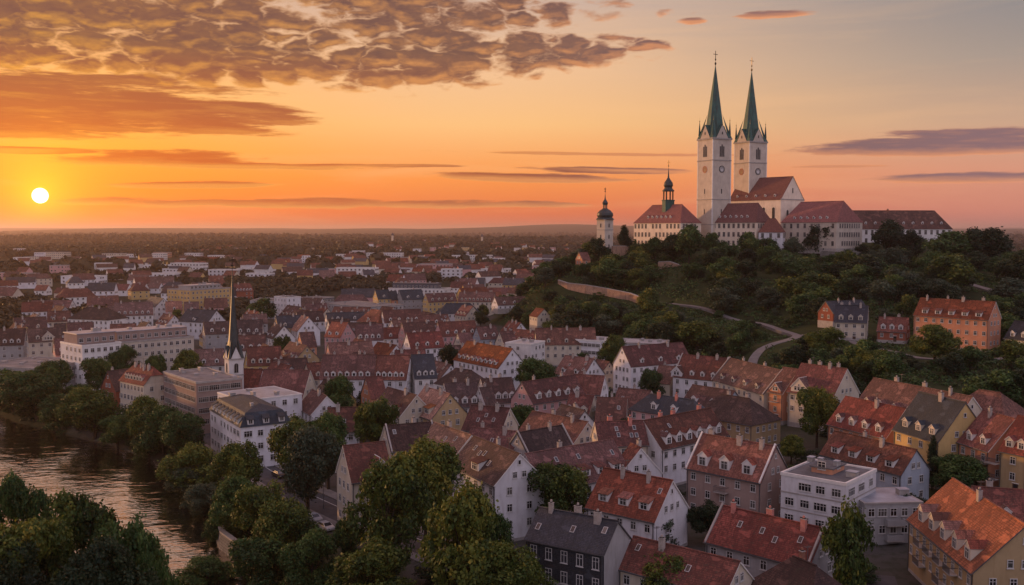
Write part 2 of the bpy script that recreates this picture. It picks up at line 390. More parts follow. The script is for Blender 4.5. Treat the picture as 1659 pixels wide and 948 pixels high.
def leafmat(name, stops, trans=.25):
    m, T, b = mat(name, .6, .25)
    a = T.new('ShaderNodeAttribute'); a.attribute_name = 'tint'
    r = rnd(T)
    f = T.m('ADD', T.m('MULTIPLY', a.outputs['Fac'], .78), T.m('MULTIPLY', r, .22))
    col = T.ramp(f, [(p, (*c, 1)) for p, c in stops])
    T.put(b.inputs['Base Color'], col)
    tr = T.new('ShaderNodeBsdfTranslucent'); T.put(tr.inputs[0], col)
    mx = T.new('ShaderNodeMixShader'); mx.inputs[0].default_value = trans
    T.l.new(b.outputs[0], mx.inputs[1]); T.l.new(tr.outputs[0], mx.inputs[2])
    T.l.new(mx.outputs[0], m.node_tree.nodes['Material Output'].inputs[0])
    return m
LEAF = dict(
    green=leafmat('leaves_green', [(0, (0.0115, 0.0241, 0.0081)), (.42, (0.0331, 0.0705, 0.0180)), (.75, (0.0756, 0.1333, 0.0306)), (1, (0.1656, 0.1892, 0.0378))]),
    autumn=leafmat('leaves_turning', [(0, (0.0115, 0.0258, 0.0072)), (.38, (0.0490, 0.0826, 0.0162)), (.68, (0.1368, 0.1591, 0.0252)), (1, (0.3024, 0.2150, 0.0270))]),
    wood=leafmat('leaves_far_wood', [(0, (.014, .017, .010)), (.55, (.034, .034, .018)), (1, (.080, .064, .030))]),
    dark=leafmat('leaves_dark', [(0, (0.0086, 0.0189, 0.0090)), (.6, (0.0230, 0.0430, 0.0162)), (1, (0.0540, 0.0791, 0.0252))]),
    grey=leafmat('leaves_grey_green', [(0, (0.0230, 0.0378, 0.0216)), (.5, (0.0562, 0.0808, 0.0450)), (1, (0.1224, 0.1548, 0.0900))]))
BARK = plain('bark', (.050, .036, .026), .95, .1, nz=.35, sc=3)

# ------------------------------------------------------------------ terrain heights
def P3(px, py, Y):
    r = ray(px, py); k = Y / r.y; return (r.x * k, Y, EYE + r.z * k)
CTRL = [(60, 585, 43.5), (100, 578, 44), (150, 576, 44), (200, 576, 44), (245, 580, 44), (80, 625, 44), (150, 680, 44), (245, 660, 43), (200, 630, 44), (110, 640, 44),
        (16, 490, 0), (45, 450, 0), (75, 405, 0), (80, 370, 0), (72, 330, 0), (66, 290, 0), (60, 240, 0), (70, 200, 0),
        (0, 540, 0), (-8, 600, 2), (-5, 680, 0), (30, 770, 0), (150, 830, 0), (280, 800, 0), (400, 740, 0),
        (285, 560, 35), (310, 480, 29), (262, 420, 26), (238, 380, 22), (205, 340, 16.5), (260, 330, 18), (250, 260, 12), (160, 200, 8), (330, 620, 25), (350, 420, 28),
        (150, 150, 4), (90, 150, 0), (60, 150, 0), (200, 120, 4)]
for a in ((1379, 424, 566), (905, 452, 551), (905, 468, 540), (920, 475, 534), (945, 479, 528), (985, 486, 518), (1020, 492, 506), (985, 464, 535), (1045, 478, 512), (1050, 492, 500), (1100, 495, 480), (1200, 520, 440), (1290, 545, 385), (1239, 560, 375), (1215, 574, 370),
          (1340, 545, 372), (1400, 545, 370), (1440, 556, 360), (1480, 575, 332), (1600, 575, 330), (1659, 570, 326), (1370, 675, 270), (1300, 665, 280), (1640, 790, 188), (1450, 620, 290),
          (1550, 615, 290), (1290, 470, 470), (1200, 460, 490), (1130, 440, 520), (1450, 470, 450), (1450, 500, 400), (1000, 440, 555), (940, 428, 563), (900, 452, 565), (870, 470, 562),
          (845, 500, 545), (1339, 433, 530), (1250, 430, 535), (1600, 465, 452), (1560, 500, 420), (1030, 520, 460), (950, 510, 490), (1130, 540, 420), (1160, 590, 380), (1510, 530, 372)):
    CTRL.append(P3(*a))
for i in range(24):
    a = i / 24 * 2 * math.pi; CTRL.append((170 + 420 * math.cos(a), 520 + 460 * math.sin(a), 0))
for x in range(-60, 60, 30):
    for y in range(200, 460, 50): CTRL.append((x, y, 0))
_cp = np.array(CTRL, float)
_phi = lambda d2: np.sqrt(d2 + 12.0 ** 2)
_K = _phi(((_cp[:, None, :2] - _cp[None, :, :2]) ** 2).sum(-1))
_w = np.linalg.solve(_K + np.eye(len(_cp)) * 1e-3 * 0, _cp[:, 2])

RIVER_BANK = [(-900, 1500), (-560, 900), (-330, 520), (-205, 348), (-151, 293), (-112, 263), (-84, 236), (-66, 205), (-54, 179), (-22, 140), (35, 80), (110, 0)]      # town side
def bank_x(y):
    for (x0, y0), (x1, y1) in zip(RIVER_BANK, RIVER_BANK[1:]):
        if y1 <= y <= y0: return x0 + (x1 - x0) * (y - y0) / (y1 - y0)
    return RIVER_BANK[0][0] if y > 0 else 110
def seg_dist(X, Y, pts):
    best = np.full(X.shape, 1e9); side = np.zeros(X.shape)
    for (x0, y0), (x1, y1) in zip(pts, pts[1:]):
        dx, dy = x1 - x0, y1 - y0; L2 = dx * dx + dy * dy
        t = np.clip(((X - x0) * dx + (Y - y0) * dy) / L2, 0, 1)
        d = np.hypot(X - x0 - t * dx, Y - y0 - t * dy); cr = dx * (Y - y0) - dy * (X - x0)
        m = d < best; best = np.where(m, d, best); side = np.where(m, np.sign(cr), side)
    return best * side
def smooth(a, b, v): t = np.clip((v - a) / (b - a), 0, 1); return t * t * (3 - 2 * t)
def heights(X, Y):
    sh = X.shape; x = X.ravel(); y = Y.ravel(); out = np.zeros(x.shape)
    m = (x > -130) & (x < 640) & (y > 60) & (y < 1000)
    d2 = (x[m, None] - _cp[None, :, 0]) ** 2 + (y[m, None] - _cp[None, :, 1]) ** 2
    h = _phi(d2) @ _w
    r = np.hypot((x[m] - 170) / 420, (y[m] - 520) / 460)
    h = h * smooth(1.08, .88, r) if False else h * (1 - smooth(.88, 1.08, r))
    h = np.maximum(h, 0) + .35 * np.sin(x[m] * .11) * np.sin(y[m] * .13) * (h > 3)
    out[m] = h
    sd = seg_dist(x, y, RIVER_BANK)       # negative: the water side (towards -x)
    w = -sd if seg_dist(np.array([-200.]), np.array([200.]), RIVER_BANK)[0] < 0 else sd
    width = 37.0 + np.clip((y - 130) * .42, 0, 50)
    carve = smooth(-7, 1.5, w) * (1 - smooth(width - 2, width + 12, w)) * -5.5
    near = smooth(width + 1, width + 14, w) * 15 * (1 - smooth(118, 160, y))
    # far low hills beyond the plain
    R_ = np.hypot(x, y)
    far = smooth(9000, 14000, R_) * (60 + 38 * np.sin(x / 2600 + 1.3) + 26 * np.sin(x / 980 + .4) + 10 * np.sin(x / 430)) 
    roll = smooth(1500, 4000, R_) * (6 * np.sin(x / 700 + y / 1300) + 5 * np.sin(x / 390 - y / 800))
    far = np.where(y < 0, 0, far)
    return (out + carve + near + far + roll).reshape(sh)
_far = list(np.geomspace(300, 42000, 46))
GX = np.array([-q for q in _far[::-1]][:-1] + list(np.arange(-300, 420, 5.0)) + [420 + (q - 300) for q in _far])
GY = np.array([-3000, -800, -200, -50, 0, 30] + list(np.arange(50, 760, 5.0)) + [760 + (q - 300) for q in _far])
GXX, GYY = np.meshgrid(GX, GY)
GZ = heights(GXX, GYY)
def g(x, y):
    i = min(max(int(np.searchsorted(GX, x)) - 1, 0), len(GX) - 2); j = min(max(int(np.searchsorted(GY, y)) - 1, 0), len(GY) - 2)
    a = (x - GX[i]) / (GX[i + 1] - GX[i]); b = (y - GY[j]) / (GY[j + 1] - GY[j])
    return float((GZ[j, i] * (1 - a) + GZ[j, i + 1] * a) * (1 - b) + (GZ[j + 1, i] * (1 - a) + GZ[j + 1, i + 1] * a) * b)
def at(px, py, h=0.0, ymin=60.0):
    """the point where the sight line of a photo pixel first comes down to h metres over the ground"""
    r = ray(px, py); y = ymin; prev = None
    while y < 30000:
        k = y / r.y; x = r.x * k; z = EYE + r.z * k
        if z < g(x, y) + h:
            a, b = (prev or y), y
            for _ in range(24):
                mdl = (a + b) / 2; k = mdl / r.y
                if EYE + r.z * k < g(r.x * k, mdl) + h: b = mdl
                else: a = mdl
            k = b / r.y; return Vector((r.x * k, b, EYE + r.z * k))
        prev = y; y *= 1.006
    return Vector((r.x * 9000, 9000, h))

def grid_obj():
    nx, ny = len(GX), len(GY)
    v = np.stack([GXX, GYY, GZ], -1).reshape(-1, 3)
    i, j = np.meshgrid(np.arange(nx - 1), np.arange(ny - 1)); a = (j * nx + i).ravel()
    f = np.stack([a, a + 1, a + nx + 1, a + nx], -1)
    me = bpy.data.meshes.new('ground'); me.from_pydata(v.tolist(), [], f.tolist())
    me.polygons.foreach_set('use_smooth', [True] * len(f))
    m, T, b = mat('ground_cover', .95, .1); me.materials.append(m)
    p = pos(T); s = T.new('ShaderNodeSeparateXYZ'); T.put(s.inputs[0], p)
    n1 = T.noise(p, .05, 5, .65); n2 = T.noise(p, .6, 4, .6); n3 = T.noise(scl(T, p, .0011, .0032, 0), 1.0, 6, .62); n4 = T.noise(scl(T, p, .006, .012, 0), 1.0, 4, .6)
    grass = T.mix(T.mapr(n1, .35, .65), (.020, .028, .010, 1), (.042, .052, .017, 1)); grass = T.mix(T.mapr(n2, .4, .75, 0, .6), grass, (.020, .026, .012, 1))
    town = T.mix(T.mapr(n1, .4, .65), (.075, .068, .062, 1), (.045, .046, .035, 1)); town = T.mix(T.mapr(n2, .5, .6, 0, .5), town, (.030, .036, .018, 1))
    fields = T.ramp(n3, [(.38, (.016, .020, .010, 1)), (.47, (.030, .032, .016, 1)), (.53, (.014, .018, .010, 1)), (.60, (.060, .050, .030, 1)), (.64, (.018, .022, .011, 1)), (.75, (.035, .035, .02, 1))])
    fields = T.mix(T.mapr(n4, .40, .62), fields, (.018, .022, .012, 1))
    vlen = T.new('ShaderNodeVectorMath', operation='LENGTH'); T.put(vlen.inputs[0], p)
    dist = vlen.outputs['Value']
    hill = T.mapr(s.outputs[2], .6, 2.0)
    bx = T.m('MULTIPLY_ADD', s.outputs[1], -.853, 0.0)      # the wooded strip beside the river is grass and soil, not paving
    near = T.mix(hill, town, grass)
    bankd = T.m('ADD', T.m('MULTIPLY', T.m('ADD', s.outputs[0], 56), .757), T.m('MULTIPLY', T.m('SUBTRACT', s.outputs[1], 178), .652))
    near = T.mix(T.mapr(bankd, 8, 16, 1, 0), near, T.mix(.4, grass, (.03, .026, .016, 1)))
    T.put(b.inputs['Base Color'], T.mix(T.mapr(dist, 620, 900), near, fields))
    o = link('ground', me); tag(o, kind='structure')
    # water: one sheet a little under the banks, only where the ground dips below it
    mw, T, b = mat('river_water', .03, 1.0); b.inputs['Base Color'].default_value = (.012, .014, .012, 1); b.inputs['IOR'].default_value = 1.33
    p = pos(T)
    w1 = T.noise(scl(T, p, .5, 1.0), .34, 2, .5, .8); w2 = T.noise(scl(T, p, .5, 1.0), 1.3, 2, .5, .4); w3 = T.noise(p, .045, 3, .6, 1.0)
    hgt = T.m('ADD', T.m('MULTIPLY', w1, T.mapr(w3, .35, .65, .5, 1.6)), T.m('MULTIPLY', w2, .28))
    bp = T.new('ShaderNodeBump'); bp.inputs['Strength'].default_value = 1.0; bp.inputs['Distance'].default_value = .22
    T.put(bp.inputs['Height'], hgt); T.put(b.inputs['Normal'], bp.outputs[0])
    T.put(b.inputs['Roughness'], T.mapr(w3, .3, .7, .02, .10))
    gl = T.new('ShaderNodeBsdfGlossy'); gl.inputs['Color'].default_value = (.92, .82, .76, 1); T.put(gl.inputs['Roughness'], T.mapr(w3, .3, .7, .03, .12)); T.put(gl.inputs['Normal'], bp.outputs[0])
    fn = T.new('ShaderNodeFresnel'); fn.inputs['IOR'].default_value = 1.7; T.put(fn.inputs['Normal'], bp.outputs[0])
    mx = T.new('ShaderNodeMixShader'); T.put(mx.inputs[0], T.m('ADD', T.m('MULTIPLY', fn.outputs[0], 2.2), .10, clamp=True)); T.l.new(b.outputs[0], mx.inputs[1]); T.l.new(gl.outputs[0], mx.inputs[2])
    T.l.new(mx.outputs[0], mw.node_tree.nodes['Material Output'].inputs[0])
    mb = MB()
    for (x0, y0), (x1, y1) in zip(RIVER_BANK, RIVER_BANK[1:]):
        mb.face([(x0 - 100, y0 - 60, -3.2), (x1 - 100, y1 - 60, -3.2), (x1 + 4, y1 + 3, -3.2), (x0 + 4, y0 + 3, -3.2)])
    tag(mb.obj('river', [mw]), kind='structure')
grid_obj()

def ribbon(name, pts, w, m, lift=.12, side=0.0, kind='structure', off=0.0, h=0.0):
    """a strip that follows the ground; off shifts it sideways, h gives it a real step"""
    P = []
    for (x0, y0), (x1, y1) in zip(pts, pts[1:]):
        n = max(2, int(math.hypot(x1 - x0, y1 - y0) / 2.5))
        P += [(x0 + (x1 - x0) * i / n, y0 + (y1 - y0) * i / n) for i in range(n)]
    P.append(pts[-1])
    for _ in range(6): P = [P[0]] + [((P[i-1][0] + 2 * P[i][0] + P[i+1][0]) / 4, (P[i-1][1] + 2 * P[i][1] + P[i+1][1]) / 4) for i in range(1, len(P) - 1)] + [P[-1]]
    rows = []
    for i, (x, y) in enumerate(P):
        a = P[max(0, i - 1)]; b = P[min(len(P) - 1, i + 1)]
        dx, dy = b[0] - a[0], b[1] - a[1]; L = math.hypot(dx, dy) or 1; nx, ny = -dy / L, dx / L
        zc = max(g(x + nx * (off + t * w / 2), y + ny * (off + t * w / 2)) for t in (-1, -.5, 0, .5, 1)) + lift + h
        rows.append(((x + nx * (off + w / 2), y + ny * (off + w / 2), zc), (x + nx * (off - w / 2), y + ny * (off - w / 2), zc)))
    mb = MB()
    for (a, b), (c, d) in zip(rows, rows[1:]):
        mb.face([b, d, c, a]); dn = lambda q: (q[0], q[1], q[2] - 1.5 - h)
        mb.face([dn(b), dn(d), d, b]); mb.face([a, c, dn(c), dn(a)])
    return tag(mb.obj(name, [m]), kind=kind), rows
# ------------------------------------------------------------------ house kit (shared meshes are cached)
CACHE = {}
def cached(key, make):
    if key not in CACHE: CACHE[key] = make()
    return CACHE[key]
def mat_name(m): return m.name
def frame_mesh(w, h, kind, fr, sill=True, glazed=True):
    """a window seen from outside, facing -y, its foot centred on the origin"""
    def mk():
        mb = MB(); t = .10; y0, y1 = -.09, .02
        if kind == 'arch':
            n = 8; r = w / 2; zc = h - r
            ring = [(-r, 0), (-r, zc)] + [(-r * math.cos(math.pi * i / n), zc + r * math.sin(math.pi * i / n)) for i in range(1, n)] + [(r, zc), (r, 0)]
            s = (r - .09) / r
            inn = [(x * s, .09 if z == 0 else zc + (z - zc) * s if z > zc else z) for x, z in ring]
            for (a, b, c_, d) in zip(ring, ring[1:], inn[1:], inn):
                mb.face([(a[0], y0, a[1]), (d[0], y0, d[1]), (c_[0], y0, c_[1]), (b[0], y0, b[1])][::-1], 0)
                mb.face([(a[0], y0, a[1]), (b[0], y0, b[1]), (b[0], y1, b[1]), (a[0], y1, a[1])][::-1], 0)
            mb.box(-r, r, y0, y1, 0, .09, 0)
            if w > .9: mb.box(-.04, .04, y0, -.02, .09, h - .09, 0)
            if glazed: mb.face([(x, -.03, z) for x, z in inn][::-1], 1)
            return mb.mesh('window', [fr, DARK if fr == GREYTRIM else GLASS])
        mb.box(-w/2, -w/2 + t, y0, y1, 0, h, 0); mb.box(w/2 - t, w/2, y0, y1, 0, h, 0)
        mb.box(-w/2 + t, w/2 - t, y0, y1, 0, t, 0); mb.box(-w/2 + t, w/2 - t, y0, y1, h - t, h, 0)
        nm = max(1, round(w / .62)) if kind != 'plain' else 1
        for i in range(1, nm): x = -w/2 + w * i / nm; mb.box(x - .04, x + .04, y0 + .012, -.015, t, h - t, 0)
        if kind == 'cross' and h > 1.1: mb.box(-w/2 + t, w/2 - t, y0 + .02, -.02, h * .66 - .035, h * .66 + .035, 0)
        if sill: mb.box(-w/2 - .08, w/2 + .08, y0 - .07, y1 - .01, -.09, -.001, 0)
        if glazed: mb.face([(-w/2 + t, -.03, t), (w/2 - t, -.03, t), (w/2 - t, -.03, h - t), (-w/2 + t, -.03, h - t)], 1)
        return mb.mesh('window', [fr, GLASS])
    return cached(('win', round(w, 2), round(h, 2), kind, mat_name(fr), sill, glazed), mk)
def pane_mesh(w, h):
    def mk():
        mb = MB(); t = .10
        mb.face([(-w/2 + t, -.03, t), (w/2 - t, -.03, t), (w/2 - t, -.03, h - t), (-w/2 + t, -.03, h - t)], 0)
        return mb.mesh('pane', [GLASS])
    return cached(('pane', round(w, 2), round(h, 2)), mk)
FACES = {'front': 0.0, 'right': math.pi / 2, 'back': math.pi, 'left': -math.pi / 2}
def add_window(par, face, L, W, u, z, w, h, kind='cross', fr=None, near=False, name='window'):
    """u runs along the facade from its middle, z is the foot"""
    a = FACES[face]; d = (W / 2) if face in ('front', 'back') else (L / 2)
    n = Vector((math.sin(a), -math.cos(a), 0)); t = Vector((math.cos(a), math.sin(a), 0))
    p = n * (d + .012) + t * u + Vector((0, 0, z))
    sp = near and kind != 'arch'
    o = link(name, frame_mesh(w, h, kind, fr or FRAME, True, not sp), par, p, a)
    if sp: link('pane', pane_mesh(w, h), o)
    return o
def dormer_meshes(w, h, pitch, roofm, wallm, kind):
    def mk():
        tp = math.tan(R(pitch)); mb = MB(); rf = MB()
        if kind == 'gable':
            gh = w * .42; D = h / tp; DT = (h + gh) / tp + .15
            mb.face([(-w/2, 0, 0), (w/2, 0, 0), (w/2, 0, h), (0, 0, h + gh), (-w/2, 0, h)], 0)
            mb.face([(-w/2, 0, 0), (-w/2, 0, h), (-w/2, D, h)], 0); mb.face([(w/2, 0, 0), (w/2, D, h), (w/2, 0, h)], 0)
            o = .14; k = gh / (w/2)
            zl = h - o * k
            rf.slab([(w/2 + o, -o, zl), (w/2 + o, zl / tp, zl), (0, DT, h + gh + .03), (0, -o, h + gh + .03)], .09, 0, 1)
            rf.slab([(-w/2 - o, zl / tp, zl), (-w/2 - o, -o, zl), (0, -o, h + gh + .03), (0, DT, h + gh + .03)], .09, 0, 1)
        else:   # shed roof running back up the slope
            ps = math.tan(R(max(12, pitch - 30))); D = h / (tp - ps)
            mb.face([(-w/2, 0, 0), (w/2, 0, 0), (w/2, 0, h), (-w/2, 0, h)], 0)
            mb.face([(-w/2, 0, 0), (-w/2, 0, h), (-w/2, D, h + D * ps)], 0); mb.face([(w/2, 0, 0), (w/2, D, h + D * ps), (w/2, 0, h)], 0)
            o = .18
            rf.slab([(-w/2 - o, -.3, h - .3 * ps + .06), (w/2 + o, -.3, h - .3 * ps + .06), (w/2 + o, D + .1, h + (D + .1) * ps + .06), (-w/2 - o, D + .1, h + (D + .1) * ps + .06)], .1, 0, 0)
        k = len(mb.v)
        mb.v += rf.v; mb.f += [tuple(i + k for i in f) for f in rf.f]; mb.mi += [i + 1 for i in rf.mi]; mb.uv += rf.uv
        return mb.mesh('dormer', [wallm, roofm, TRIM])
    return cached(('dor', w, h, round(pitch), mat_name(roofm), mat_name(wallm), kind), mk)
def chimney_mesh(w, d, h, k):
    def mk():
        mb = MB(); mb.box(-w/2, w/2, -d/2, d/2, 0, h, 0); mb.box(-w/2 - .05, w/2 + .05, -d/2 - .05, d/2 + .05, h, h + .09, 1)
        mb.box(-w/2 + .1, w/2 - .1, -d/2 + .1, d/2 - .1, h + .12, h + .2, 2); mb.box(-.13, .13, -.13, .13, h + .2, h + .5, 0)
        return mb.mesh('chimney', [CHIM[k], GREYTRIM, DARK])
    return cached(('chim', w, d, h, k), mk)
def skylight_mesh():
    def mk():
        mb = MB(); mb.box(-.35, .35, -.55, .55, 0, .09, 0); mb.face([(-.28, -.48, .094), (.28, -.48, .094), (.28, .48, .094), (-.28, .48, .094)], 1)
        return mb.mesh('skylight', [FRAME, GLASS])
    return cached('sky', mk)

def seen(rz, face, x, y):
    a = rz + FACES[face]; n = (math.sin(a), -math.cos(a)); d = math.hypot(x, y)
    return (-x * n[0] - y * n[1]) / d > -.22

FOOT = []      # footprints of everything built: (x, y, az, L, W)
def facade_rows(He, sh=3.0): return max(1, int((He - .35) / sh))

def house(x, y, z0, az, L, W, He, Hr, roof='r', wall='w', label='', nd=0, nch=1, style='gable', group=None, win=1, lod=0, gw=None, dk='gable', ndb=0, cat='house',
          ck='w', name='gabled_house', frame=None, sh=3.0, cols=None, wk='cross', ww=1.1, wh=1.45, sky_n=0, xgable=None, drow=None, verge=None, balcony=None, runk=None, clad=None, dsz=None):
    """x,y middle of the footprint, z0 ground, az turn of the ridge, lod 0 near, 1 middle, 2 far"""
    rng = random.Random(int(x * 7 + y * 13))
    rt = root(name, (x, y, z0), az, label, cat, group)
    FOOT.append((x, y, az, L, W))
    rm, wm = ROOF[roof], WALL[wall]; hip = style in ('hip', 'halfhip'); hr_ = style == 'hipright'; fr = frame or FRAME
    tp = (Hr - He) / (W / 2); pitch = math.degrees(math.atan(tp)); ov = .38; hx = L / 2; hy = W / 2
    run = (hy * (runk or .85) if style == 'hip' else hy * .35) if hip else 0
    # walls: one closed body with its gables
    mb = MB(); b = -2.5
    mb.box(-hx, hx, -hy, hy, b, He, 0, 'xXyY')
    if not hip:
        if not hr_: mb.face([(hx, -hy, He), (hx, hy, He), (hx, 0, Hr - .04)], 0)
        mb.face([(-hx, hy, He), (-hx, -hy, He), (-hx, 0, Hr - .04)], 0)
    if lod < 2:
        for sy in (-1, 1): mb.box(-hx, hx, sy * hy - (.07 if sy < 0 else -.003), sy * hy + (.07 if sy > 0 else -.003), He - .38, He - .16, 1)
        mb.box(-hx - .05, hx + .05, -hy - .05, hy + .05, b, .55, 2, 'xXyYZ')
    if clad:
        mb.box(-hx - .02, hx + .02, -hy - .06, -hy + .01, He - clad, He - .02, 3)
    mb.obj('wall', [wm, TRIM if wall in 'wclkpmh' else wm, GREYTRIM, ROOF['s']], rt)
    # roof
    mb = MB(); ge = .22 if not hip else ov
    ze = He - ov * tp + .10; zr = Hr + .12
    side = 1 if lod < 2 else 0
    if hr_:
        a = hx - hy * .85
        mb.slab([(-hx - ge, -hy - ov, ze), (hx + ov, -hy - ov, ze), (a, 0, zr), (-hx - ge, 0, zr)], .14, 0, side)
        mb.slab([(hx + ov, hy + ov, ze), (-hx - ge, hy + ov, ze), (-hx - ge, 0, zr), (a, 0, zr)], .14, 0, side)
        mb.slab([(hx + ov, -hy - ov, ze), (hx + ov, hy + ov, ze), (a, 0, zr)], .14, 0, side)
    elif not hip:
        mb.slab([(-hx - ge, -hy - ov, ze), (hx + ge, -hy - ov, ze), (hx + ge, 0, zr), (-hx - ge, 0, zr)], .16, 0, side)
        mb.slab([(hx + ge, hy + ov, ze), (-hx - ge, hy + ov, ze), (-hx - ge, 0, zr), (hx + ge, 0, zr)], .16, 0, side)
    elif style == 'hip':
        a = hx - run
        mb.slab([(-hx - ov, -hy - ov, ze), (hx + ov, -hy - ov, ze), (a, 0, zr), (-a, 0, zr)], .12, 0, side)
        mb.slab([(hx + ov, hy + ov, ze), (-hx - ov, hy + ov, ze), (-a, 0, zr), (a, 0, zr)], .12, 0, side)
        mb.slab([(hx + ov, -hy - ov, ze), (hx + ov, hy + ov, ze), (a, 0, zr)], .12, 0, side)
        mb.slab([(-hx - ov, hy + ov, ze), (-hx - ov, -hy - ov, ze), (-a, 0, zr)], .12, 0, side)
    elif hr_: pass
    else:       # half hip: small slanted end over a cut gable
        a = hx - run; f = .5; zm = He + (Hr - He) * f; ym = hy * (1 - f)
        for s in (1, -1):
            mb.slab([(-s * (hx + ov), -s * (hy + ov), ze), (s * (hx + ov), -s * (hy + ov), ze), (s * (hx + ov), -s * ym, zm + .1), (s * a, 0, zr), (-s * a, 0, zr), (-s * (hx + ov), -s * ym, zm + .1)], .12, 0, side)
            mb.slab([(s * (hx + ov), -s * ym, zm + .1), (s * (hx + ov), s * ym, zm + .1), (s * a, 0, zr)], .12, 0, side)
    if lod < 2:
        a = (hx - run) if hip else hx + ge; a2 = hx - hy * .85 if hr_ else a
        mb.box(-a, a2, -.16, .16, zr - .10, zr + .09, 0)
    if verge and not hip:      # raised parapets along the gable edges
        for s in (-1, 1):
            for t in (-1, 1):
                p0 = Vector((s * (hx + .03), t * (hy + ov), ze - .1)); p1 = Vector((s * (hx + .03), 0, zr + .05))
                d = p1 - p0; n = Vector((-s * .30, 0, 0)); up = Vector((0, 0, .38))
                if (n.cross(d)).dot(up) < 0: mb.obox(p0 + n, -n, d, up, 2)
                else: mb.obox(p0, n, d, up, 2)
    ro = mb.obj('roof', [rm, TRIM if wall in 'wlkc' and lod == 0 else GUTTER, GREYTRIM if verge == 1 else TRIM], rt)
    if hip and style == 'halfhip':
        w2 = MB(); f = .5; zm = He + (Hr - He) * f; ym = hy * (1 - f)
        for s in (1, -1): w2.face([(s * hx, -s * hy, He), (s * hx, s * hy, He), (s * hx, s * ym, zm), (s * hx, -s * ym, zm)], 0)
        w2.obj('gable', [wm], rt)
    if lod == 0:
        for s in (-1, 1):
            if seen(az, 'front' if s < 0 else 'back', x, y):
                mb = MB(); yy = s * (hy + ov + .06); mb.box(-hx - ge, hx + ge, yy - .08, yy + .08, ze - .20, ze - .04, 0)
                for sx in (-1, 1): mb.box(sx * (hx - .25) - .06, sx * (hx - .25) + .06, s * (hy + .10) - .06, s * (hy + .10) + .06, -1, ze - .2, 0)
                mb.obj('gutter', [GUTTER], rt)
    # windows on the facades that can be seen
    near = lod == 0
    if win:
        rows = facade_rows(He, sh)
        for face in FACES:
            if not seen(az, face, x, y): continue
            long_ = face in ('front', 'back'); S = L if long_ else W
            n = (cols if (cols and long_) else max(1, int(S / 2.75))) if long_ or gw is None else gw
            if n == 0: continue
            for r_ in range(rows):
                zf = He - .85 - wh - (rows - 1 - r_) * sh
                if zf < .25: continue
                for i in range(n):
                    u = (i + .5) / n * S - S / 2
                    if not long_: u *= .82
                    if xgable and face == 'front' and r_ == rows - 1 and False: continue
                    if rng.random() < .05 and lod: continue
                    add_window(rt, face, L, W, u, zf, ww, wh, wk if lod < 2 else 'plain', fr, near)
            if not long_ and not hip and lod < 2:
                gh = Hr - He
                if gh > 3.0:
                    m_ = 3 if W > 10.5 else 2
                    for i in range(m_): add_window(rt, face, L, W, (i - (m_ - 1) / 2) * min(1.9, W * .19), He + .55, ww * .85, wh * .82, wk, fr, near)
                if gh > 4.6: add_window(rt, face, L, W, 0, He + gh * .60, .65, .9, 'plain', fr, near)
    # dormers
    if nd or ndb:
        zw = drow if drow is not None else .55
        for s, k in ((1, nd), (-1, ndb)):
            for i in range(k):
                span = (L - (2 * run if hip else 0)) * .90
                u = ((i + .5) / k - .5) * span
                if xgable and s > 0 and abs(u - xgable[0]) < xgable[1] / 2 + .9: continue
                dw, dh = (1.35, 1.25) if dk == 'gable' else (1.7, 1.2)
                if dk == 'wide': dw, dh = 2.4, 1.35
                q_ = dsz or (1.2 if near else 1.0); dw, dh = round(dw * q_, 2), round(dh * q_, 2)
                yy = -hy + zw * 1.0; zz = He + zw * tp
                o = link('dormer', dormer_meshes(dw, dh, pitch, rm, WALL['w'] if wall not in 'cyo' else WALL['c'], 'gable' if dk == 'gable' else 'shed'), rt,
                         (u * s, yy * s, zz), 0 if s > 0 else math.pi)
                link('window', frame_mesh(dw * .66, dh * .82, 'cross' if near else 'plain', FRAME, False), o, (0, -.012, .12))
    # cross gable standing on the front eave
    if xgable:
        u, w_ = xgable[0], xgable[1]; h_ = xgable[2] if len(xgable) > 2 else 2.0
        gh = w_ * .5; D = (h_) / tp; DT = (h_ + gh) / tp
        y0 = -hy - .03
        mb = MB(); zb = He - .3
        mb.face([(u - w_/2, y0, zb), (u + w_/2, y0, zb), (u + w_/2, y0, He + h_), (u, y0, He + h_ + gh), (u - w_/2, y0, He + h_)], 0)
        mb.face([(u - w_/2, y0, He), (u - w_/2, y0, He + h_), (u - w_/2, y0 + D, He + h_)], 0); mb.face([(u + w_/2, y0, He), (u + w_/2, y0 + D, He + h_), (u + w_/2, y0, He + h_)], 0)
        k = gh / (w_/2); o = .25; zl = He + h_ - o * k + .08; zt = He + h_ + gh + .1
        mb.slab([(u + w_/2 + o, y0 - .2, zl), (u + w_/2 + o, y0 + D, zl), (u, y0 + DT + .2, zt), (u, y0 - .2, zt)], .12, 1, 2)
        mb.slab([(u - w_/2 - o, y0 + D, zl), (u - w_/2 - o, y0 - .2, zl), (u, y0 - .2, zt), (u, y0 + DT + .2, zt)], .12, 1, 2)
        cg = mb.obj('cross_gable', [wm, rm, TRIM], rt)
        m_ = 2 if w_ < 4.2 else 3
        for i in range(m_): link('window', frame_mesh(.8, 1.2, 'cross', FRAME), cg, (u + (i - (m_ - 1) / 2) * 1.05, y0 - .012, He + .45))
        if gh > 1.6: link('window', frame_mesh(.5, .6, 'plain', FRAME), cg, (u, y0 - .012, He + h_ + .25))
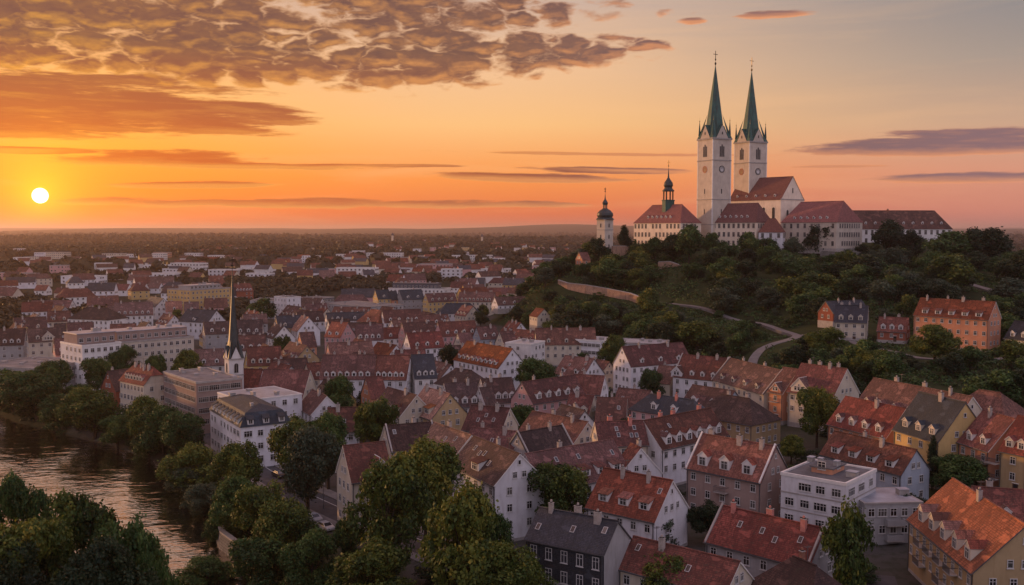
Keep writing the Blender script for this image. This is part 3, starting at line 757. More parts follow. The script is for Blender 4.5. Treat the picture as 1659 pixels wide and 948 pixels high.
    for i in range(nch):
        u = ((i + .5 + rng.uniform(-.25, .25)) / max(1, nch) - .5) * (L - 2 * run) * .92
        w_ = rng.choice((.6, .8, 1.0)); sy = rng.choice((-1, 1)) * rng.uniform(.3, .9)
        k_ = ck if ck != 'x' else rng.choice('wwpb')
        link('chimney', chimney_mesh(w_, .6, 2.2 if near else 2.0, k_), rt, (u, sy, Hr - 1.0 - abs(sy) * tp * .3))
    if lod < 2 and nch and rng.random() < .45:
        mb = MB(); mb.box(-.03, .03, -.03, .03, -1.2, 2.2, 0)
        for i in range(5): mb.box(-.45 + i * .03, .45 - i * .03, -.4 + i * .22, -.37 + i * .22, 2.0, 2.03, 0)
        mb.box(-.02, .02, -.5, .6, 1.98, 2.02, 0); mb.obj('aerial', [GUTTER], rt, (rng.uniform(-.3, .3) * (L - 2 * run), .4, Hr), 0)
    for i in range(sky_n):
        s = -1; v = rng.uniform(.35, .75); u = rng.uniform(-.42, .42) * (L - 2 * run)
        o = link('skylight', skylight_mesh(), rt, (u, -hy * (1 - v), He + (Hr - He) * v + .14)); o.rotation_euler = (math.atan(tp), 0, 0)
    if near and win:
        mb = MB(); mb.box(-.55, .55, -.06, .02, 0, 2.1, 0); mb.box(-.7, .7, -.09, .02, 2.1, 2.22, 1); mb.box(-.35, .35, -.075, -.05, 1.3, 1.9, 2)
        face = 'front'; mb.obj('door', [WOOD, TRIM, GLASS], rt, (L * .12, -hy - .01, .02))
    if balcony:
        for (u, z) in balcony:
            mb = MB(); mb.box(u - 1.3, u + 1.3, -hy - 1.2, -hy + .01, z - .15, z, 0)
            for i in range(14): q = u - 1.25 + i * 2.5 / 13; mb.box(q - .02, q + .02, -hy - 1.18, -hy - 1.14, z, z + .95, 1)
            mb.box(u - 1.3, u + 1.3, -hy - 1.2, -hy - 1.12, z + .95, z + 1.02, 1)
            mb.box(u - 1.3, u - 1.24, -hy - 1.12, -hy, z + .95, z + 1.02, 1); mb.box(u + 1.24, u + 1.3, -hy - 1.12, -hy, z + .95, z + 1.02, 1)
            mb.obj('balcony', [GREYTRIM, GUTTER], rt)
    return rt

def solve(A, B, E, Hr, az=None, pitch=48.0, W=None, hip=0.0, cap=(8.0, 17.0)):
    P = at(A[0], A[1], Hr)
    if isinstance(B, tuple):
        Q = at(B[0], B[1], Hr); dx, dy = Q.x - P.x, Q.y - P.y; a = math.atan2(dy, dx); L = math.hypot(dx, dy)
    else:
        a = R(az); ca, sa = math.cos(a), math.sin(a); L = 3.0
        while L < 75 and proj(P.x + ca * L, P.y + sa * L, P.z)[0] < B: L += .05
    ca, sa = math.cos(a), math.sin(a); cx, cy = P.x + ca * L / 2, P.y + sa * L / 2; z0 = g(cx, cy)
    n = (sa, -ca)
    if W is None:
        lo, hi = cap
        def ey(w):
            d = w / 2 + .3; tgt = None; best = None
            for i in range(0, 101):
                t = L * (i / 100 * 1.3 - .15)
                q = proj(P.x + ca * t + n[0] * d, P.y + sa * t + n[1] * d, P.z - d * math.tan(R(pitch)))
                if best is None or abs(q[0] - E[0]) < best[0]: best = (abs(q[0] - E[0]), q[1])
            return best[1]
        for _ in range(30):
            w = (lo + hi) / 2
            if ey(w) < E[1]: lo = w
            else: hi = w
        W = (lo + hi) / 2
    run = W / 2 * hip
    He = P.z - z0 - W / 2 * math.tan(R(pitch))
    return dict(x=cx, y=cy, z0=z0, az=a, L=L + 2 * run, W=W, He=He, Hr=P.z - z0)
REPORT = []
def H(lab, A, B, E, Hr, az=None, pitch=48.0, W=None, **k):
    st = k.get('style', 'gable')
    s = solve(A, B, E, Hr, az, pitch, W, .85 if st == 'hip' else .35 if st == 'halfhip' else 0)
    REPORT.append((lab[:40], round(s['x']), round(s['y']), round(s['z0'], 1), round(math.degrees(s['az'])), round(s['L'], 1), round(s['W'], 1), round(s['He'], 1), round(s['Hr'], 1)))
    lod = k.pop('lod', 0 if s['y'] < 285 else 1)
    if s['He'] < 2.6: s['He'] = 2.6
    return house(label=lab, lod=lod, group=k.pop('group', None), **s, **k)

def block(lab, A, B, H_, D, az=None, wall='w', top='f', rows=None, cols=None, parapet=.35, name='flat_roofed_building', cat='building', group=None, pent=None, bands=False, vents=3,
          lod=None, ww=1.3, wh=1.45, sh=3.0, balc=None, sidecols=None, fr=None, strip=False, mansard=None, roofm=None, cornice=True, glaz='cross'):
    """flat-roofed block: A,B are the ends of its front top edge, D its depth"""
    P = at(A[0], A[1], H_)
    if isinstance(B, tuple): Q = at(B[0], B[1], H_); a = math.atan2(Q.y - P.y, Q.x - P.x); L = math.hypot(Q.x - P.x, Q.y - P.y)
    else:
        a = R(az); L = 3.0
        while L < 90 and proj(P.x + math.cos(a) * L, P.y + math.sin(a) * L, P.z)[0] < B: L += .05
    ca, sa = math.cos(a), math.sin(a)
    cx = P.x + ca * L / 2 - sa * D / 2; cy = P.y + sa * L / 2 + ca * D / 2; z0 = g(cx, cy); T_ = P.z - z0
    REPORT.append((lab[:40], round(cx), round(cy), round(z0, 1), round(math.degrees(a)), round(L, 1), round(D, 1), round(T_, 1), 'flat'))
    return block_at(lab, cx, cy, z0, a, L, D, T_, wall, top, rows, cols, parapet, name, cat, group, pent, bands, vents, lod, ww, wh, sh, balc, sidecols, fr, strip, mansard, roofm, cornice, glaz)
def block_at(lab, cx, cy, z0, a, L, D, T_, wall='w', top='f', rows=None, cols=None, parapet=.35, name='flat_roofed_building', cat='building', group=None, pent=None, bands=False, vents=3,
             lod=None, ww=1.3, wh=1.45, sh=3.0, balc=None, sidecols=None, fr=None, strip=False, mansard=None, roofm=None, cornice=True, glaz='cross'):
    rng = random.Random(int(cx * 3 + cy)); lod = (0 if cy < 285 else 1) if lod is None else lod
    rt = root(name, (cx, cy, z0), a, lab, cat, group); FOOT.append((cx, cy, a, L, D)); hx, hy = L / 2, D / 2
    wm = WALL[wall]
    mb = MB(); mb.box(-hx, hx, -hy, hy, -2.5, T_, 0, 'xXyY')
    if bands:
        for i in range(1, int(T_ / sh)): mb.box(-hx - .06, hx + .06, -hy - .06, hy + .06, T_ - i * sh - .25, T_ - i * sh, 1)
    mb.obj('wall', [wm, GREYTRIM], rt)
    if mansard is None:
        mb = MB(); mb.box(-hx + .25, hx - .25, -hy + .25, hy - .25, T_ - .1, T_ + .05, 0)
        t = .28; p = parapet; o = .12 if cornice else .02
        mb.box(-hx - o, hx + o, -hy - o, -hy + t, T_ - .22, T_ + p, 1); mb.box(-hx - o, hx + o, hy - t, hy + o, T_ - .22, T_ + p, 1)
        mb.box(-hx - o, -hx + t, -hy + t, hy - t, T_ - .22, T_ + p, 1); mb.box(hx - t, hx + o, -hy + t, hy - t, T_ - .22, T_ + p, 1)
        mb.obj('roof', [FLAT[top], GREYTRIM if wall not in 'wl' else TRIM], rt)
    else:
        inn, hh = mansard; mb = MB(); o = .3; x0, y0 = hx + o, hy + o; x1, y1 = hx - inn, hy - inn; rm = ROOF[roofm or 's']
        mb.slab([(-x0, -y0, T_), (x0, -y0, T_), (x1, -y1, T_ + hh), (-x1, -y1, T_ + hh)], .1, 0, 1); mb.slab([(x0, -y0, T_), (x0, y0, T_), (x1, y1, T_ + hh), (x1, -y1, T_ + hh)], .1, 0, 1)
        mb.slab([(x0, y0, T_), (-x0, y0, T_), (-x1, y1, T_ + hh), (x1, y1, T_ + hh)], .1, 0, 1); mb.slab([(-x0, y0, T_), (-x0, -y0, T_), (-x1, -y1, T_ + hh), (-x1, y1, T_ + hh)], .1, 0, 1)
        rr = min(x1, y1) * .9; rz_ = T_ + hh + rr * .32
        ax, ay = max(x1 - rr, .01), max(y1 - rr, .01)
        if x1 >= y1: R1, R2 = (-ax, 0, rz_), (ax, 0, rz_)
        else: R1, R2 = (0, -ay, rz_), (0, ay, rz_)
        c1, c2, c3, c4 = (-x1, -y1, T_ + hh), (x1, -y1, T_ + hh), (x1, y1, T_ + hh), (-x1, y1, T_ + hh)
        if x1 >= y1: fs = ([c1, c2, R2, R1], [c2, c3, R2], [c3, c4, R1, R2], [c4, c1, R1])
        else: fs = ([c1, c2, R1], [c2, c3, R2, R1], [c3, c4, R2], [c4, c1, R1, R2])
        for q in fs: mb.slab(q, .1, 0, 0)
        mb.obj('roof', [rm, TRIM], rt)
        pt = math.degrees(math.atan(hh / (inn + o)))
        for face in FACES:
            if not seen(a, face, cx, cy): continue
            S = L if face in ('front', 'back') else D; n = max(1, int(S / 3.2)); an = FACES[face]; d = (hy if face in ('front', 'back') else hx) + o
            for i in range(n):
                u = ((i + .5) / n - .5) * S * .92; k = .45
                q = Vector((math.sin(an), -math.cos(an), 0)) * (d - k * (inn + o) / hh * 1.0) + Vector((math.cos(an), math.sin(an), 0)) * u + Vector((0, 0, T_ + k))
                do = link('dormer', dormer_meshes(1.4, 1.3, pt, rm, WALL['w'], 'shed'), rt, q, an)
                link('window', frame_mesh(1.0, 1.05, 'cross', FRAME, False), do, (0, -.012, .14))
    nr = rows or max(1, int((T_ - .5) / sh)); near = lod == 0
    for face in FACES:
        if not seen(a, face, cx, cy): continue
        lg = face in ('front', 'back'); S = L if lg else D; n = (cols if lg else sidecols) or max(1, int(S / 2.9))
        for r_ in range(nr):
            z = T_ - .95 - wh - r_ * sh
            if z < .2: continue
            if strip:
                w_ = S * .93 / n * .96
                for i in range(n): add_window(rt, face, L, D, ((i + .5) / n - .5) * S * .93, z, w_, wh, glaz, fr, False)
            else:
                for i in range(n):
                    u = ((i + .5) / n - .5) * S * .96
                    w_ = ww if near is False or rng.random() < .7 else ww * 1.5
                    if rng.random() < .04: continue
                    add_window(rt, face, L, D, u, z, min(w_, S / n * .8), wh, glaz, fr, near)
    if pent:
        x0, x1, y0, y1, ph, pm, pr = pent
        mb = MB(); X0, X1, Y0, Y1 = -hx + x0 * L, -hx + x1 * L, -hy + y0 * D, -hy + y1 * D
        mb.box(X0, X1, Y0, Y1, T_ + .03, T_ + ph, 0); mb.box(X0 - .3, X1 + .3, Y0 - .3, Y1 + .3, T_ + ph, T_ + ph + .25, 1)
        po = mb.obj('penthouse', [WALL[pm], FLAT[pr]], rt)
        n = max(1, int((X1 - X0) / 2.6))
        for i in range(n): link('window', frame_mesh(1.5, 1.5, 'cross', FRAME), po, (X0 + (i + .5) * (X1 - X0) / n, Y0 - .012, T_ + .75))
        if seen(a, 'right', cx, cy):
            for i in range(max(1, int((Y1 - Y0) / 3))): link('window', frame_mesh(1.4, 1.4, 'cross', FRAME), po, (X1 + .012, Y0 + (i + .5) * (Y1 - Y0) / max(1, int((Y1 - Y0) / 3)), T_ + .75), math.pi / 2)
    for i in range(vents):
        mb = MB(); w_, d_, h_ = rng.uniform(.6, 2.0), rng.uniform(.6, 1.6), rng.uniform(.4, 1.1)
        mb.box(-w_/2, w_/2, -d_/2, d_/2, 0, h_, 0); mb.box(-w_/2 - .1, w_/2 + .1, -d_/2 - .1, d_/2 + .1, h_, h_ + .1, 1)
        zz = T_ + .04 if mansard is None else T_ + mansard[1] + .3
        px_, py_ = rng.uniform(-.42, .42) * L, rng.uniform(-.2, .42) * D
        if pent and -hx + pent[0] * L - 1.5 < px_ < -hx + pent[1] * L + 1.5: zz += pent[4] + .2; py_ = (-.5 + (pent[2] + pent[3]) / 2) * D
        mb.obj('roof_vent', [GREYTRIM, FLAT['z']], rt, (px_, py_, zz), 0)
    if balc:
        for face, us, z, w_ in balc:
            for u in us:
                an = FACES[face]; d = hy if face in ('front', 'back') else hx
                mb = MB(); mb.box(-w_/2, w_/2, -1.3, 0, -.18, 0, 0); mb.box(-w_/2, w_/2, -1.3, -1.22, 0, 1.0, 1); mb.box(-w_/2, -w_/2 + .08, -1.22, 0, 0, 1.0, 1); mb.box(w_/2 - .08, w_/2, -1.22, 0, 0, 1.0, 1)
                q = Vector((math.sin(an), -math.cos(an), 0)) * (d + .005) + Vector((math.cos(an), math.sin(an), 0)) * u + Vector((0, 0, z))
                mb.obj('balcony', [GREYTRIM, wm], rt, q, an)
    return rt
# ------------------------------------------------------------------ the town, read off the photograph
def _c(x0, y0): return lambda x, y: (x0 + x / 3.95, y0 + y / 3.95)
cA, cB, cC, cD = _c(0, 380), _c(400, 380), _c(800, 380), _c(1239, 440)
cE, cF, cG, cH = _c(0, 560), _c(400, 560), _c(800, 560), _c(1239, 600)
cI, cJ, cK, cL = _c(0, 708), _c(400, 708), _c(800, 708), _c(1239, 708)
OT = 'gabled houses packed in the old town'
HS = 'houses on the lower hillside'
NR = 'houses nearest the viewer at the bottom right'
# --- nearest houses
H('ochre house with big bright orange-red roof and small dormers, bottom right corner', (1544, 776), (1662, 852), cL(970, 555), 15, W=13.5, pitch=44, roof='R', wall='o', nd=5, nch=1, group=NR, ww=1.0, dsz=1.55,
  balcony=[(-6, 6.2), (-2, 6.2), (2, 6.2), (6, 6.2), (-6, 3.2), (2, 3.2)], name='balconied_house')
H('white house with bright red roof and three shed dormers, below the long dark roofs', (979.7, 758.6), (1088.6, 779), cK(995, 545), 12.5, pitch=46, roof='R', wall='l', nd=3, nch=2, dk='shed', group=NR, drow=1.0, sky_n=1, gw=1)
H('pinkish brown house with orange-red roof, white verges and three large gabled dormers', (1136.7, 703), (1256.7, 723.5), cK(1225, 200), 15, pitch=48, roof='R', wall='n', nd=3, nch=3, dk='gable', group=NR, drow=.5, dsz=1.6, verge=2, gw=2, balcony=[(0, 6.0)])
H('slate-grey mansard house with four tall windows and a bare grey gable, bottom centre', (876, 823), (1000, 845), cK(640, 745), 13.5, pitch=40, roof='s', wall='g', nd=0, nch=3, group=NR, sky_n=3, gw=0, wh=1.8, cols=5, clad=5.6)
H('low house under a worn brown tile roof beside the slate-grey mansard house', cK(900, 640), cK(1570, 800), cK(1450, 1020), 10, pitch=40, roof='b', wall='c', nd=0, nch=1, group=NR, sky_n=2)
H('grey-gabled house with red roof, pink chimneys and small skylights, bottom right', cK(1460, 440), (1335, 857), cL(300, 850), 11.5, pitch=45, roof='r', wall='g', nd=0, nch=3, ck='p', group=NR, sky_n=4, verge=1, gw=2)
H('very dark tiled roof rising to a point at the bottom edge, right of centre', (1284.6, 902), cL(330, 830), cL(60, 940), 10, az=None, pitch=42, roof='d', wall='g', nch=1, ck='b', group=NR, W=10, style='hip')
H('dark brown roof with one chimney behind the big bright orange-red roof, right edge', cL(1330, 320), cL(1700, 335), cL(1400, 450), 11, pitch=42, roof='b', wall='g', nd=1, nch=1, group=NR, W=10)
H('blue-gabled house with long red roof and four shed dormers behind the white flat-roofed block', cH(450, 390), cH(970, 460), cH(890, 630), 13, pitch=46, roof='r', wall='B', nd=4, nch=2, dk='shed', group=NR, drow=.5, ck='w')
block('white flat-roofed apartment block with a set-back top floor and wide windows', cL(105, 235), cL(520, 305), 11.5, 13.5, wall='l', top='f', vents=4, pent=(.30, .62, .35, .75, 1.0, 'k', 'f'), bands=True, ww=1.7, cols=4, sidecols=3, group=NR)
block('low grey wing with patched blue zinc roof and balconies beside the white block', cL(640, 425), cL(1010, 400), 7.5, 9.5, wall='g', top='z', vents=3, parapet=.08, ww=1.2, cols=5, group=NR, balc=[('front', (0,), 3.6, 3.2), ('front', (0,), .9, 3.2)])
H('salmon-fronted row house with red roof and four small dormers left of the slate-roofed yellow house', cH(520, 168), cH(900, 215), cH(660, 312), 14, pitch=47, roof='r', wall='k', nd=4, nch=1, group=NR, gw=2, W=11)
H('yellow house with dark slate roof in two tiers and three white dormers', cH(990, 140), cH(1285, 168), cH(1000, 360), 17.5, pitch=50, roof='t', wall='y', nd=3, nch=1, group=NR, gw=2, ndb=0, W=12.5, drow=.6)
H('long red roof with four white dormers behind the salmon and yellow row', cH(700, 50), cH(1330, 112), cH(700, 180), 17, pitch=47, roof='r', wall='c', nd=6, nch=3, group=NR, W=12)
H('plain brown hipped roof joining the long red roof at the right', cH(1370, 125), cH(1510, 135), cH(1400, 260), 15, pitch=42, roof='b', wall='c', nch=0, group=NR, style='hip', W=14)
H('peach house with balcony and red roof split by a blue flashing, right edge', cH(1400, 258), cH(1600, 290), cH(1480, 465), 14, pitch=47, roof='r', wall='k', nd=2, nch=1, group=NR, W=11, balcony=[(3.5, 5.2)])
H('ochre house cut by the right edge, red roof and dark balconies', cH(1625, 292), cH(1800, 320), cH(1640, 490), 14, pitch=47, roof='r', wall='o', nd=2, nch=1, group=NR, W=11, balcony=[(-4, 5.2), (-4, 2.2)])
# --- centre of the old town, front to back
H('long dark-red roof with six big white dormers and a white facade, centre right', cG(960, 482), cG(1385, 400), cG(1300, 620), 14, pitch=46, roof='b', wall='l', nd=6, nch=3, dk='gable', group=OT, ck='p', drow=.4, dsz=1.4, sky_n=4)
H('dark red-brown roof continuing left of the six-dormer roof, with pink chimney', cG(650, 490), cG(955, 482), cG(760, 610), 14, pitch=46, roof='b', wall='c', nd=0, nch=2, ck='p', group=OT, sky_n=5)
H('long red-brown roof behind the tall plain white gable, shed dormers along its eave', (852, 736), (992, 712), cK(570, 305), 14, pitch=46, roof='b', wall='l', nd=5, nch=1, dk='shed', group=OT, sky_n=4, drow=.7)
H('small white gable facing right at the end of the red-brown roof, centre', cG(880, 628), cG(940, 658), cG(890, 800), 13, pitch=48, roof='b', wall='l', nch=1, group=OT, gw=2, W=9)
H('tall plain white gable with three windows and a wide strip dormer, above the yellow-green tree', (768, 707), (841.5, 735.8), cF(1610, 915), 15.5, pitch=44, roof='b', wall='l', nd=1, nch=1, dk='wide', group=OT, sky_n=4, gw=2)
H('orange-red tiled slope left of the wide strip dormer, stepping down toward the street', cF(1195, 492), cF(1435, 575), cF(1290, 690), 14.5, pitch=44, roof='o', wall='c', nd=0, nch=1, group=OT, sky_n=2)  # glow of the low sun is put into the orange tile
H('brown roofed house with a stepped pinkish gable at its left end, above the round tree', cF(885, 515), cF(1185, 490), cF(1010, 670), 14.5, pitch=47, roof='d', wall='c', nd=0, nch=1, group=OT, sky_n=2, verge=1)
H('narrow cream corner house with a steep front gable and cross gable beside the street', (557, 723), (622, 716), cJ(690, 240), 15.5, pitch=52, roof='b', wall='c', nch=0, group=OT, az=None, W=8.5, xgable=(1.5, 4.0, 1.6), gw=3)
H('red roof with a small chimney between the orange slope and the wide centre roofs', (765, 693), (842, 700), (800, 727), 13, pitch=42, roof='r', wall='c', nch=2, group=OT, sky_n=2, W=10)
H('dark grey-brown roof with a grey left gable in the middle of the town', (838, 701.8), (911, 689), cG(215, 690), 13.5, pitch=48, roof='d', wall='g', nch=2, group=OT, W=10, verge=1)
H('brown-red roof behind the dark grey-brown one, with a small cream gable', cG(250, 420), cG(600, 490), cG(400, 535), 12.5, pitch=42, roof='b', wall='c', nch=2, group=OT, xgable=(3.5, 4.0, .8), W=11)
H('ochre-gabled house with orange-red patched roof and two greenish dormers', cF(1140, 265), cF(1300, 310), cF(1180, 478), 13.5, pitch=47, roof='o', wall='o', nd=2, nch=2, group=OT, gw=2, dk='wide')
H('long brown roof sloping left of the ochre-gabled house', cF(900, 268), cF(1085, 318), cF(960, 400), 13, pitch=45, roof='b', wall='c', nd=3, nch=1, group=OT, W=10)
H('small house with a peach gable left of the long brown roof', cF(762, 203), 400 + 860 / 3.95, cF(800, 300), 12, az=28, pitch=50, roof='b', wall='k', nch=0, group=OT, W=9)
H('white gabled house with brown roof facing right below the church nave', cF(418, 283), cF(510, 325), cF(385, 435), 12.5, pitch=46, roof='b', wall='l', nch=1, group=OT, gw=2)
H('low house with plain brown roof and white windows between two round trees', cF(520, 400), cF(715, 395), cF(600, 522), 10.5, pitch=46, roof='b', wall='l', nch=1, group=OT, W=9.5, sky_n=1)
H('ochre-walled house under a long red-brown roof, right of the ochre gable', cF(1440, 382), cF(1680, 402), cF(1480, 495), 12.5, pitch=44, roof='b', wall='c', nch=2, group=OT, W=10, sky_n=3)
H('pink house with a brown roof and a row of dormers along its eave', (845.6, 619.5), (930.4, 608), cG(285, 370), 14, pitch=48, roof='b', wall='p', nd=5, nch=2, group=OT, gw=3)
H('red roof joined to the right end of the pink house', (933, 606.8), 979, cG(645, 290), 13.5, az=-22, pitch=48, roof='r', wall='l', nch=1, group=OT)
H('brown hipped house in front of the pink house, cream walls', cG(490, 312), cG(640, 322), cG(520, 408), 11, pitch=42, roof='b', wall='c', nd=3, nch=1, group=OT, W=10)
H('low brown roof in a courtyard right of the cream hipped house', cG(665, 332), cG(850, 338), cG(720, 440), 11, pitch=42, roof='b', wall='c', nch=1, group=OT, W=11, sky_n=2)
H('brown roof left of the slate-blue hipped house', cG(800, 272), cG(1005, 290), cG(880, 365), 11.5, pitch=44, roof='b', wall='c', nch=1, group=OT, W=10, sky_n=1)
H('slate-blue hipped roof with a pink chimney and pale walls', (1053, 638.5), (1124, 648.6), cG(1000, 425), 12.5, pitch=42, roof='t', wall='p', nd=2, nch=2, ck='p', group=OT, style='hip')
H('brown roof with a bluish white wall dormer behind the ochre house', cG(1275, 252), cG(1540, 290), cG(1300, 315), 12, pitch=42, roof='b', wall='B', nd=2, nch=1, group=OT, W=10)
H('ochre house with brown hipped roof in front of the long dormered row', (1168, 639), (1215, 646), cG(1450, 405), 12, pitch=40, roof='d', wall='o', nch=2, group=OT, style='hip', W=12)
H('dark brown hipped roof beside a large tree, left of the pink house', cF(1335, 145), cF(1440, 160), cF(1370, 222), 11.5, pitch=42, roof='d', wall='w', nch=1, group=OT, style='hip', W=10)
H('dark brown roof with small dormers left of the white half gable', cF(1265, 242), cF(1465, 232), cF(1400, 350), 12, pitch=46, roof='d', wall='l', nd=3, nch=2, group=OT, W=11)
H('small white half-timbered gable between dark brown roofs', cF(1490, 272), 400 + 1560 / 3.95, cF(1530, 360), 11, az=30, pitch=50, roof='d', wall='l', nch=1, group=OT, W=8)
H('long dark brown roof left of the pink gable', cF(1500, 215), cF(1690, 205), cF(1580, 350), 12.5, pitch=46, roof='d', wall='l', nd=4, nch=2, group=OT, W=11)
H('large white gable house with long red roof, below the wooded slope', (1008, 562), 1105, cC(885, 850), 16.5, az=30, pitch=50, roof='b', wall='l', nd=3, nch=2, group=OT, gw=4)
H('low red roof between the large white gable house and the dormered row', cC(1060, 838), cC(1160, 845), cC(1090, 920), 11, pitch=44, roof='r', wall='c', nch=1, group=OT, W=10)
H('left house of the long dormered row, with a white gabled wall dormer', cG(1205, 57), cG(1503, 76), cG(1300, 215), 15, pitch=46, roof='b', wall='l', nd=4, nch=2, group='houses of the long dormered row', xgable=(-6.8, 3.8, 1.3), W=12, verge=1)
H('middle house of the long dormered row, four dormers on a plain brown roof', cG(1510, 80), (1268, 593), cG(1640, 248), 15, pitch=46, roof='b', wall='c', nd=4, nch=2, group='houses of the long dormered row', W=12, verge=1)
H('narrow peach house with white gabled dormer and balcony in the dormered row', (1269.5, 595), (1293, 598), cH(90, 155), 14.5, pitch=46, roof='b', wall='k', nd=0, nch=0, group='houses of the long dormered row', xgable=(0, 3.8, .8), W=12, balcony=[(0, 5.6)])
H('right end house of the dormered row, with a broad cross gable', (1299, 589), (1372, 596), cH(240, 165), 16, pitch=48, roof='b', wall='c', nd=0, nch=4, group='houses of the long dormered row', xgable=(-3.5, 5.0, 1.4), W=12.5, gw=3)
# --- left of centre
H('big white-fronted house with orange-red roof and a row of nine white dormers', (757, 553), (830, 565), cB(1480, 835), 15, pitch=46, roof='R', wall='l', nd=9, nch=3, group=OT, gw=3)
H('long white house with red-brown roof and seven dormers, left part of the triple row', cB(487, 772), cB(825, 771), cB(640, 880), 15, pitch=48, roof='b', wall='l', nd=7, nch=2, group=OT, W=12)
H('white house with plain red roof in the middle of the triple row', cB(838, 773), cB(1043, 776), cB(930, 886), 14.8, pitch=48, roof='r', wall='l', nd=5, nch=1, group=OT, W=12)
H('white house with slate-grey roof at the right end of the triple row', cB(1052, 771), cB(1190, 766), cB(1130, 885), 14.6, pitch=48, roof='s', wall='w', nd=3, nch=1, group=OT, W=12)
H('church nave with tall red roof, cream gable and round-arched windows beside the spire', cF(112, 152), cF(402, 160), cF(230, 335), 15.5, pitch=50, roof='r', wall='c', nd=1, nch=0, group=None, wk='arch', ww=1.2, wh=2.6, sh=9, cols=4, xgable=(0, 3.6, .3), cat='church', name='church_nave', W=13)
H('red-roofed chancel between the church spire and the nave', cF(-20, 150), cF(98, 152), cF(30, 255), 13, pitch=50, roof='r', wall='l', nch=0, cat='church', name='church_chancel', wk='arch', ww=1.1, wh=2.2, sh=9, W=11)
H('red-roofed house with pink left gable behind the triple row', cB(520, 695), cB(795, 683), cB(650, 768), 14, pitch=46, roof='r', wall='p', nch=1, group=OT, W=10)
H('house with ochre gable facing right and dark windows, left of the triple row', cB(275, 687), cB(385, 713), cB(260, 800), 14, pitch=46, roof='b', wall='o', nd=2, nch=1, group=OT, gw=3)
H('brown-red roof with dark dormers left of the ochre gable', cB(5, 722), cB(215, 716), cB(110, 815), 13.5, pitch=46, roof='b', wall='y', nd=4, nch=1, group=OT, W=11)
H('small house with peach left gable above the ochre gable', cB(338, 628), 400 + 425 / 3.95, cB(400, 690), 13, az=28, pitch=50, roof='b', wall='k', nch=1, group=OT, W=9)
H('white house with red roof and four blue-white dormers, left of centre', cB(700, 575), cB(870, 571), cB(800, 653), 15.5, pitch=47, roof='b', wall='l', nd=4, nch=1, group=OT, W=11)
H('red roof catching orange light at its left, above the four-dormer house', cB(545, 560), cB(645, 562), cB(560, 640), 14.5, pitch=46, roof='o', wall='p', nd=2, nch=1, group=OT, W=11)  # orange evening light is painted into the whole roof's tiles
H('slate-roofed house with an orange-washed gable at its left end', cB(187, 522), 400 + 345 / 3.95, cB(260, 600), 14, az=26, pitch=48, roof='s', wall='o', nd=2, nch=1, group=OT, gw=3)
H('bare white gable facing right beside the slate-roofed house', cB(350, 520), cB(395, 530), cB(350, 618), 14, pitch=48, roof='o', wall='l', nch=1, group=OT, gw=2, W=11)
H('long white house with grey roof right of the bare white gable', cB(508, 502), 400 + 745 / 3.95, cB(600, 540), 12, az=20, pitch=40, roof='s', wall='l', nd=2, nch=2, group=OT, W=9)
H('long red roof with an orange-lit hip at its left, white wall below', cB(868, 484), cB(1110, 478), cB(960, 556), 14.5, pitch=46, roof='r', wall='l', nd=4, nch=1, group=OT, W=11)
H('orange-red hipped roof at the left end of the long red roof', cB(795, 480), cB(850, 484), cB(800, 550), 14, pitch=46, roof='R', wall='c', nd=1, nch=1, group=OT, W=11, style='hip')
H('dark red roof with a pink left gable behind the white dormer house', cB(993, 567), 400 + 1190 / 3.95, cB(1080, 625), 13, az=26, pitch=47, roof='b', wall='p', nd=2, nch=2, group=OT, W=10)
H('white house with brick-red roof and three dormers, pinkish left gable', cB(1023, 632), 400 + 1235 / 3.95, cB(1100, 733), 14, az=27, pitch=50, roof='r', wall='l', nd=3, nch=1, group=OT, gw=3)
H('long red roof with a white-pink left gable above the brick-red one', cB(1223, 562), 400 + 1455 / 3.95, cB(1310, 652), 14, az=27, pitch=50, roof='b', wall='p', nd=4, nch=2, group=OT, gw=2)
H('bluish white gable house right of the long red roof', cB(1470, 592), 400 + 1590 / 3.95, cB(1530, 645), 12.5, az=28, pitch=50, roof='b', wall='B', nd=2, nch=1, group=OT, gw=2)
H('small cream gable in front of the bluish white one', cB(1350, 632), 400 + 1430 / 3.95, cB(1400, 700), 11.5, az=28, pitch=50, roof='b', wall='c', nch=1, group=OT, gw=1, W=8)
H('narrow pale gable left of the nine-dormer roof', cB(1618, 622), 400 + 1700 / 3.95, cB(1640, 690), 11.5, az=30, pitch=50, roof='b', wall='c', nch=1, group=OT, gw=1, W=8)
# --- back rows of the centre
H('yellow gable with green-slate roof, left of the grey-white gable in the back row', cB(822, 356), 400 + 905 / 3.95, cB(860, 415), 17, az=30, pitch=52, roof='t', wall='y', nd=1, nch=1, group=OT, gw=3)
H('narrow peach gable between the yellow and grey-white gables', cB(912, 364), 400 + 955 / 3.95, cB(930, 415), 16, az=30, pitch=52, roof='t', wall='k', nch=0, group=OT, gw=1, W=8)
H('grey-white gable with dark slate roof and dormers in the back row', cB(976, 356), 400 + 1115 / 3.95, cB(1030, 418), 17, az=30, pitch=50, roof='t', wall='g', nd=2, nch=1, group=OT, gw=3)
H('yellow gabled house with red roof in the back row', cB(1143, 379), 400 + 1325 / 3.95, cB(1210, 433), 16, az=30, pitch=50, roof='b', wall='y', nd=4, nch=1, group=OT, gw=3)
H('long pale-yellow row house with red roof and many dormers behind the green hipped roof', cB(1362, 367), 400 + 1585 / 3.95, cB(1450, 425), 15, az=-8, pitch=46, roof='r', wall='c', nd=8, nch=3, group=OT, W=11)
H('white gabled house with red roof beside the first trees of the hill', cB(1586, 401), 400 + 1800 / 3.95, cC(60, 460), 15.5, az=28, pitch=50, roof='b', wall='l', nd=3, nch=1, group=OT, gw=3)
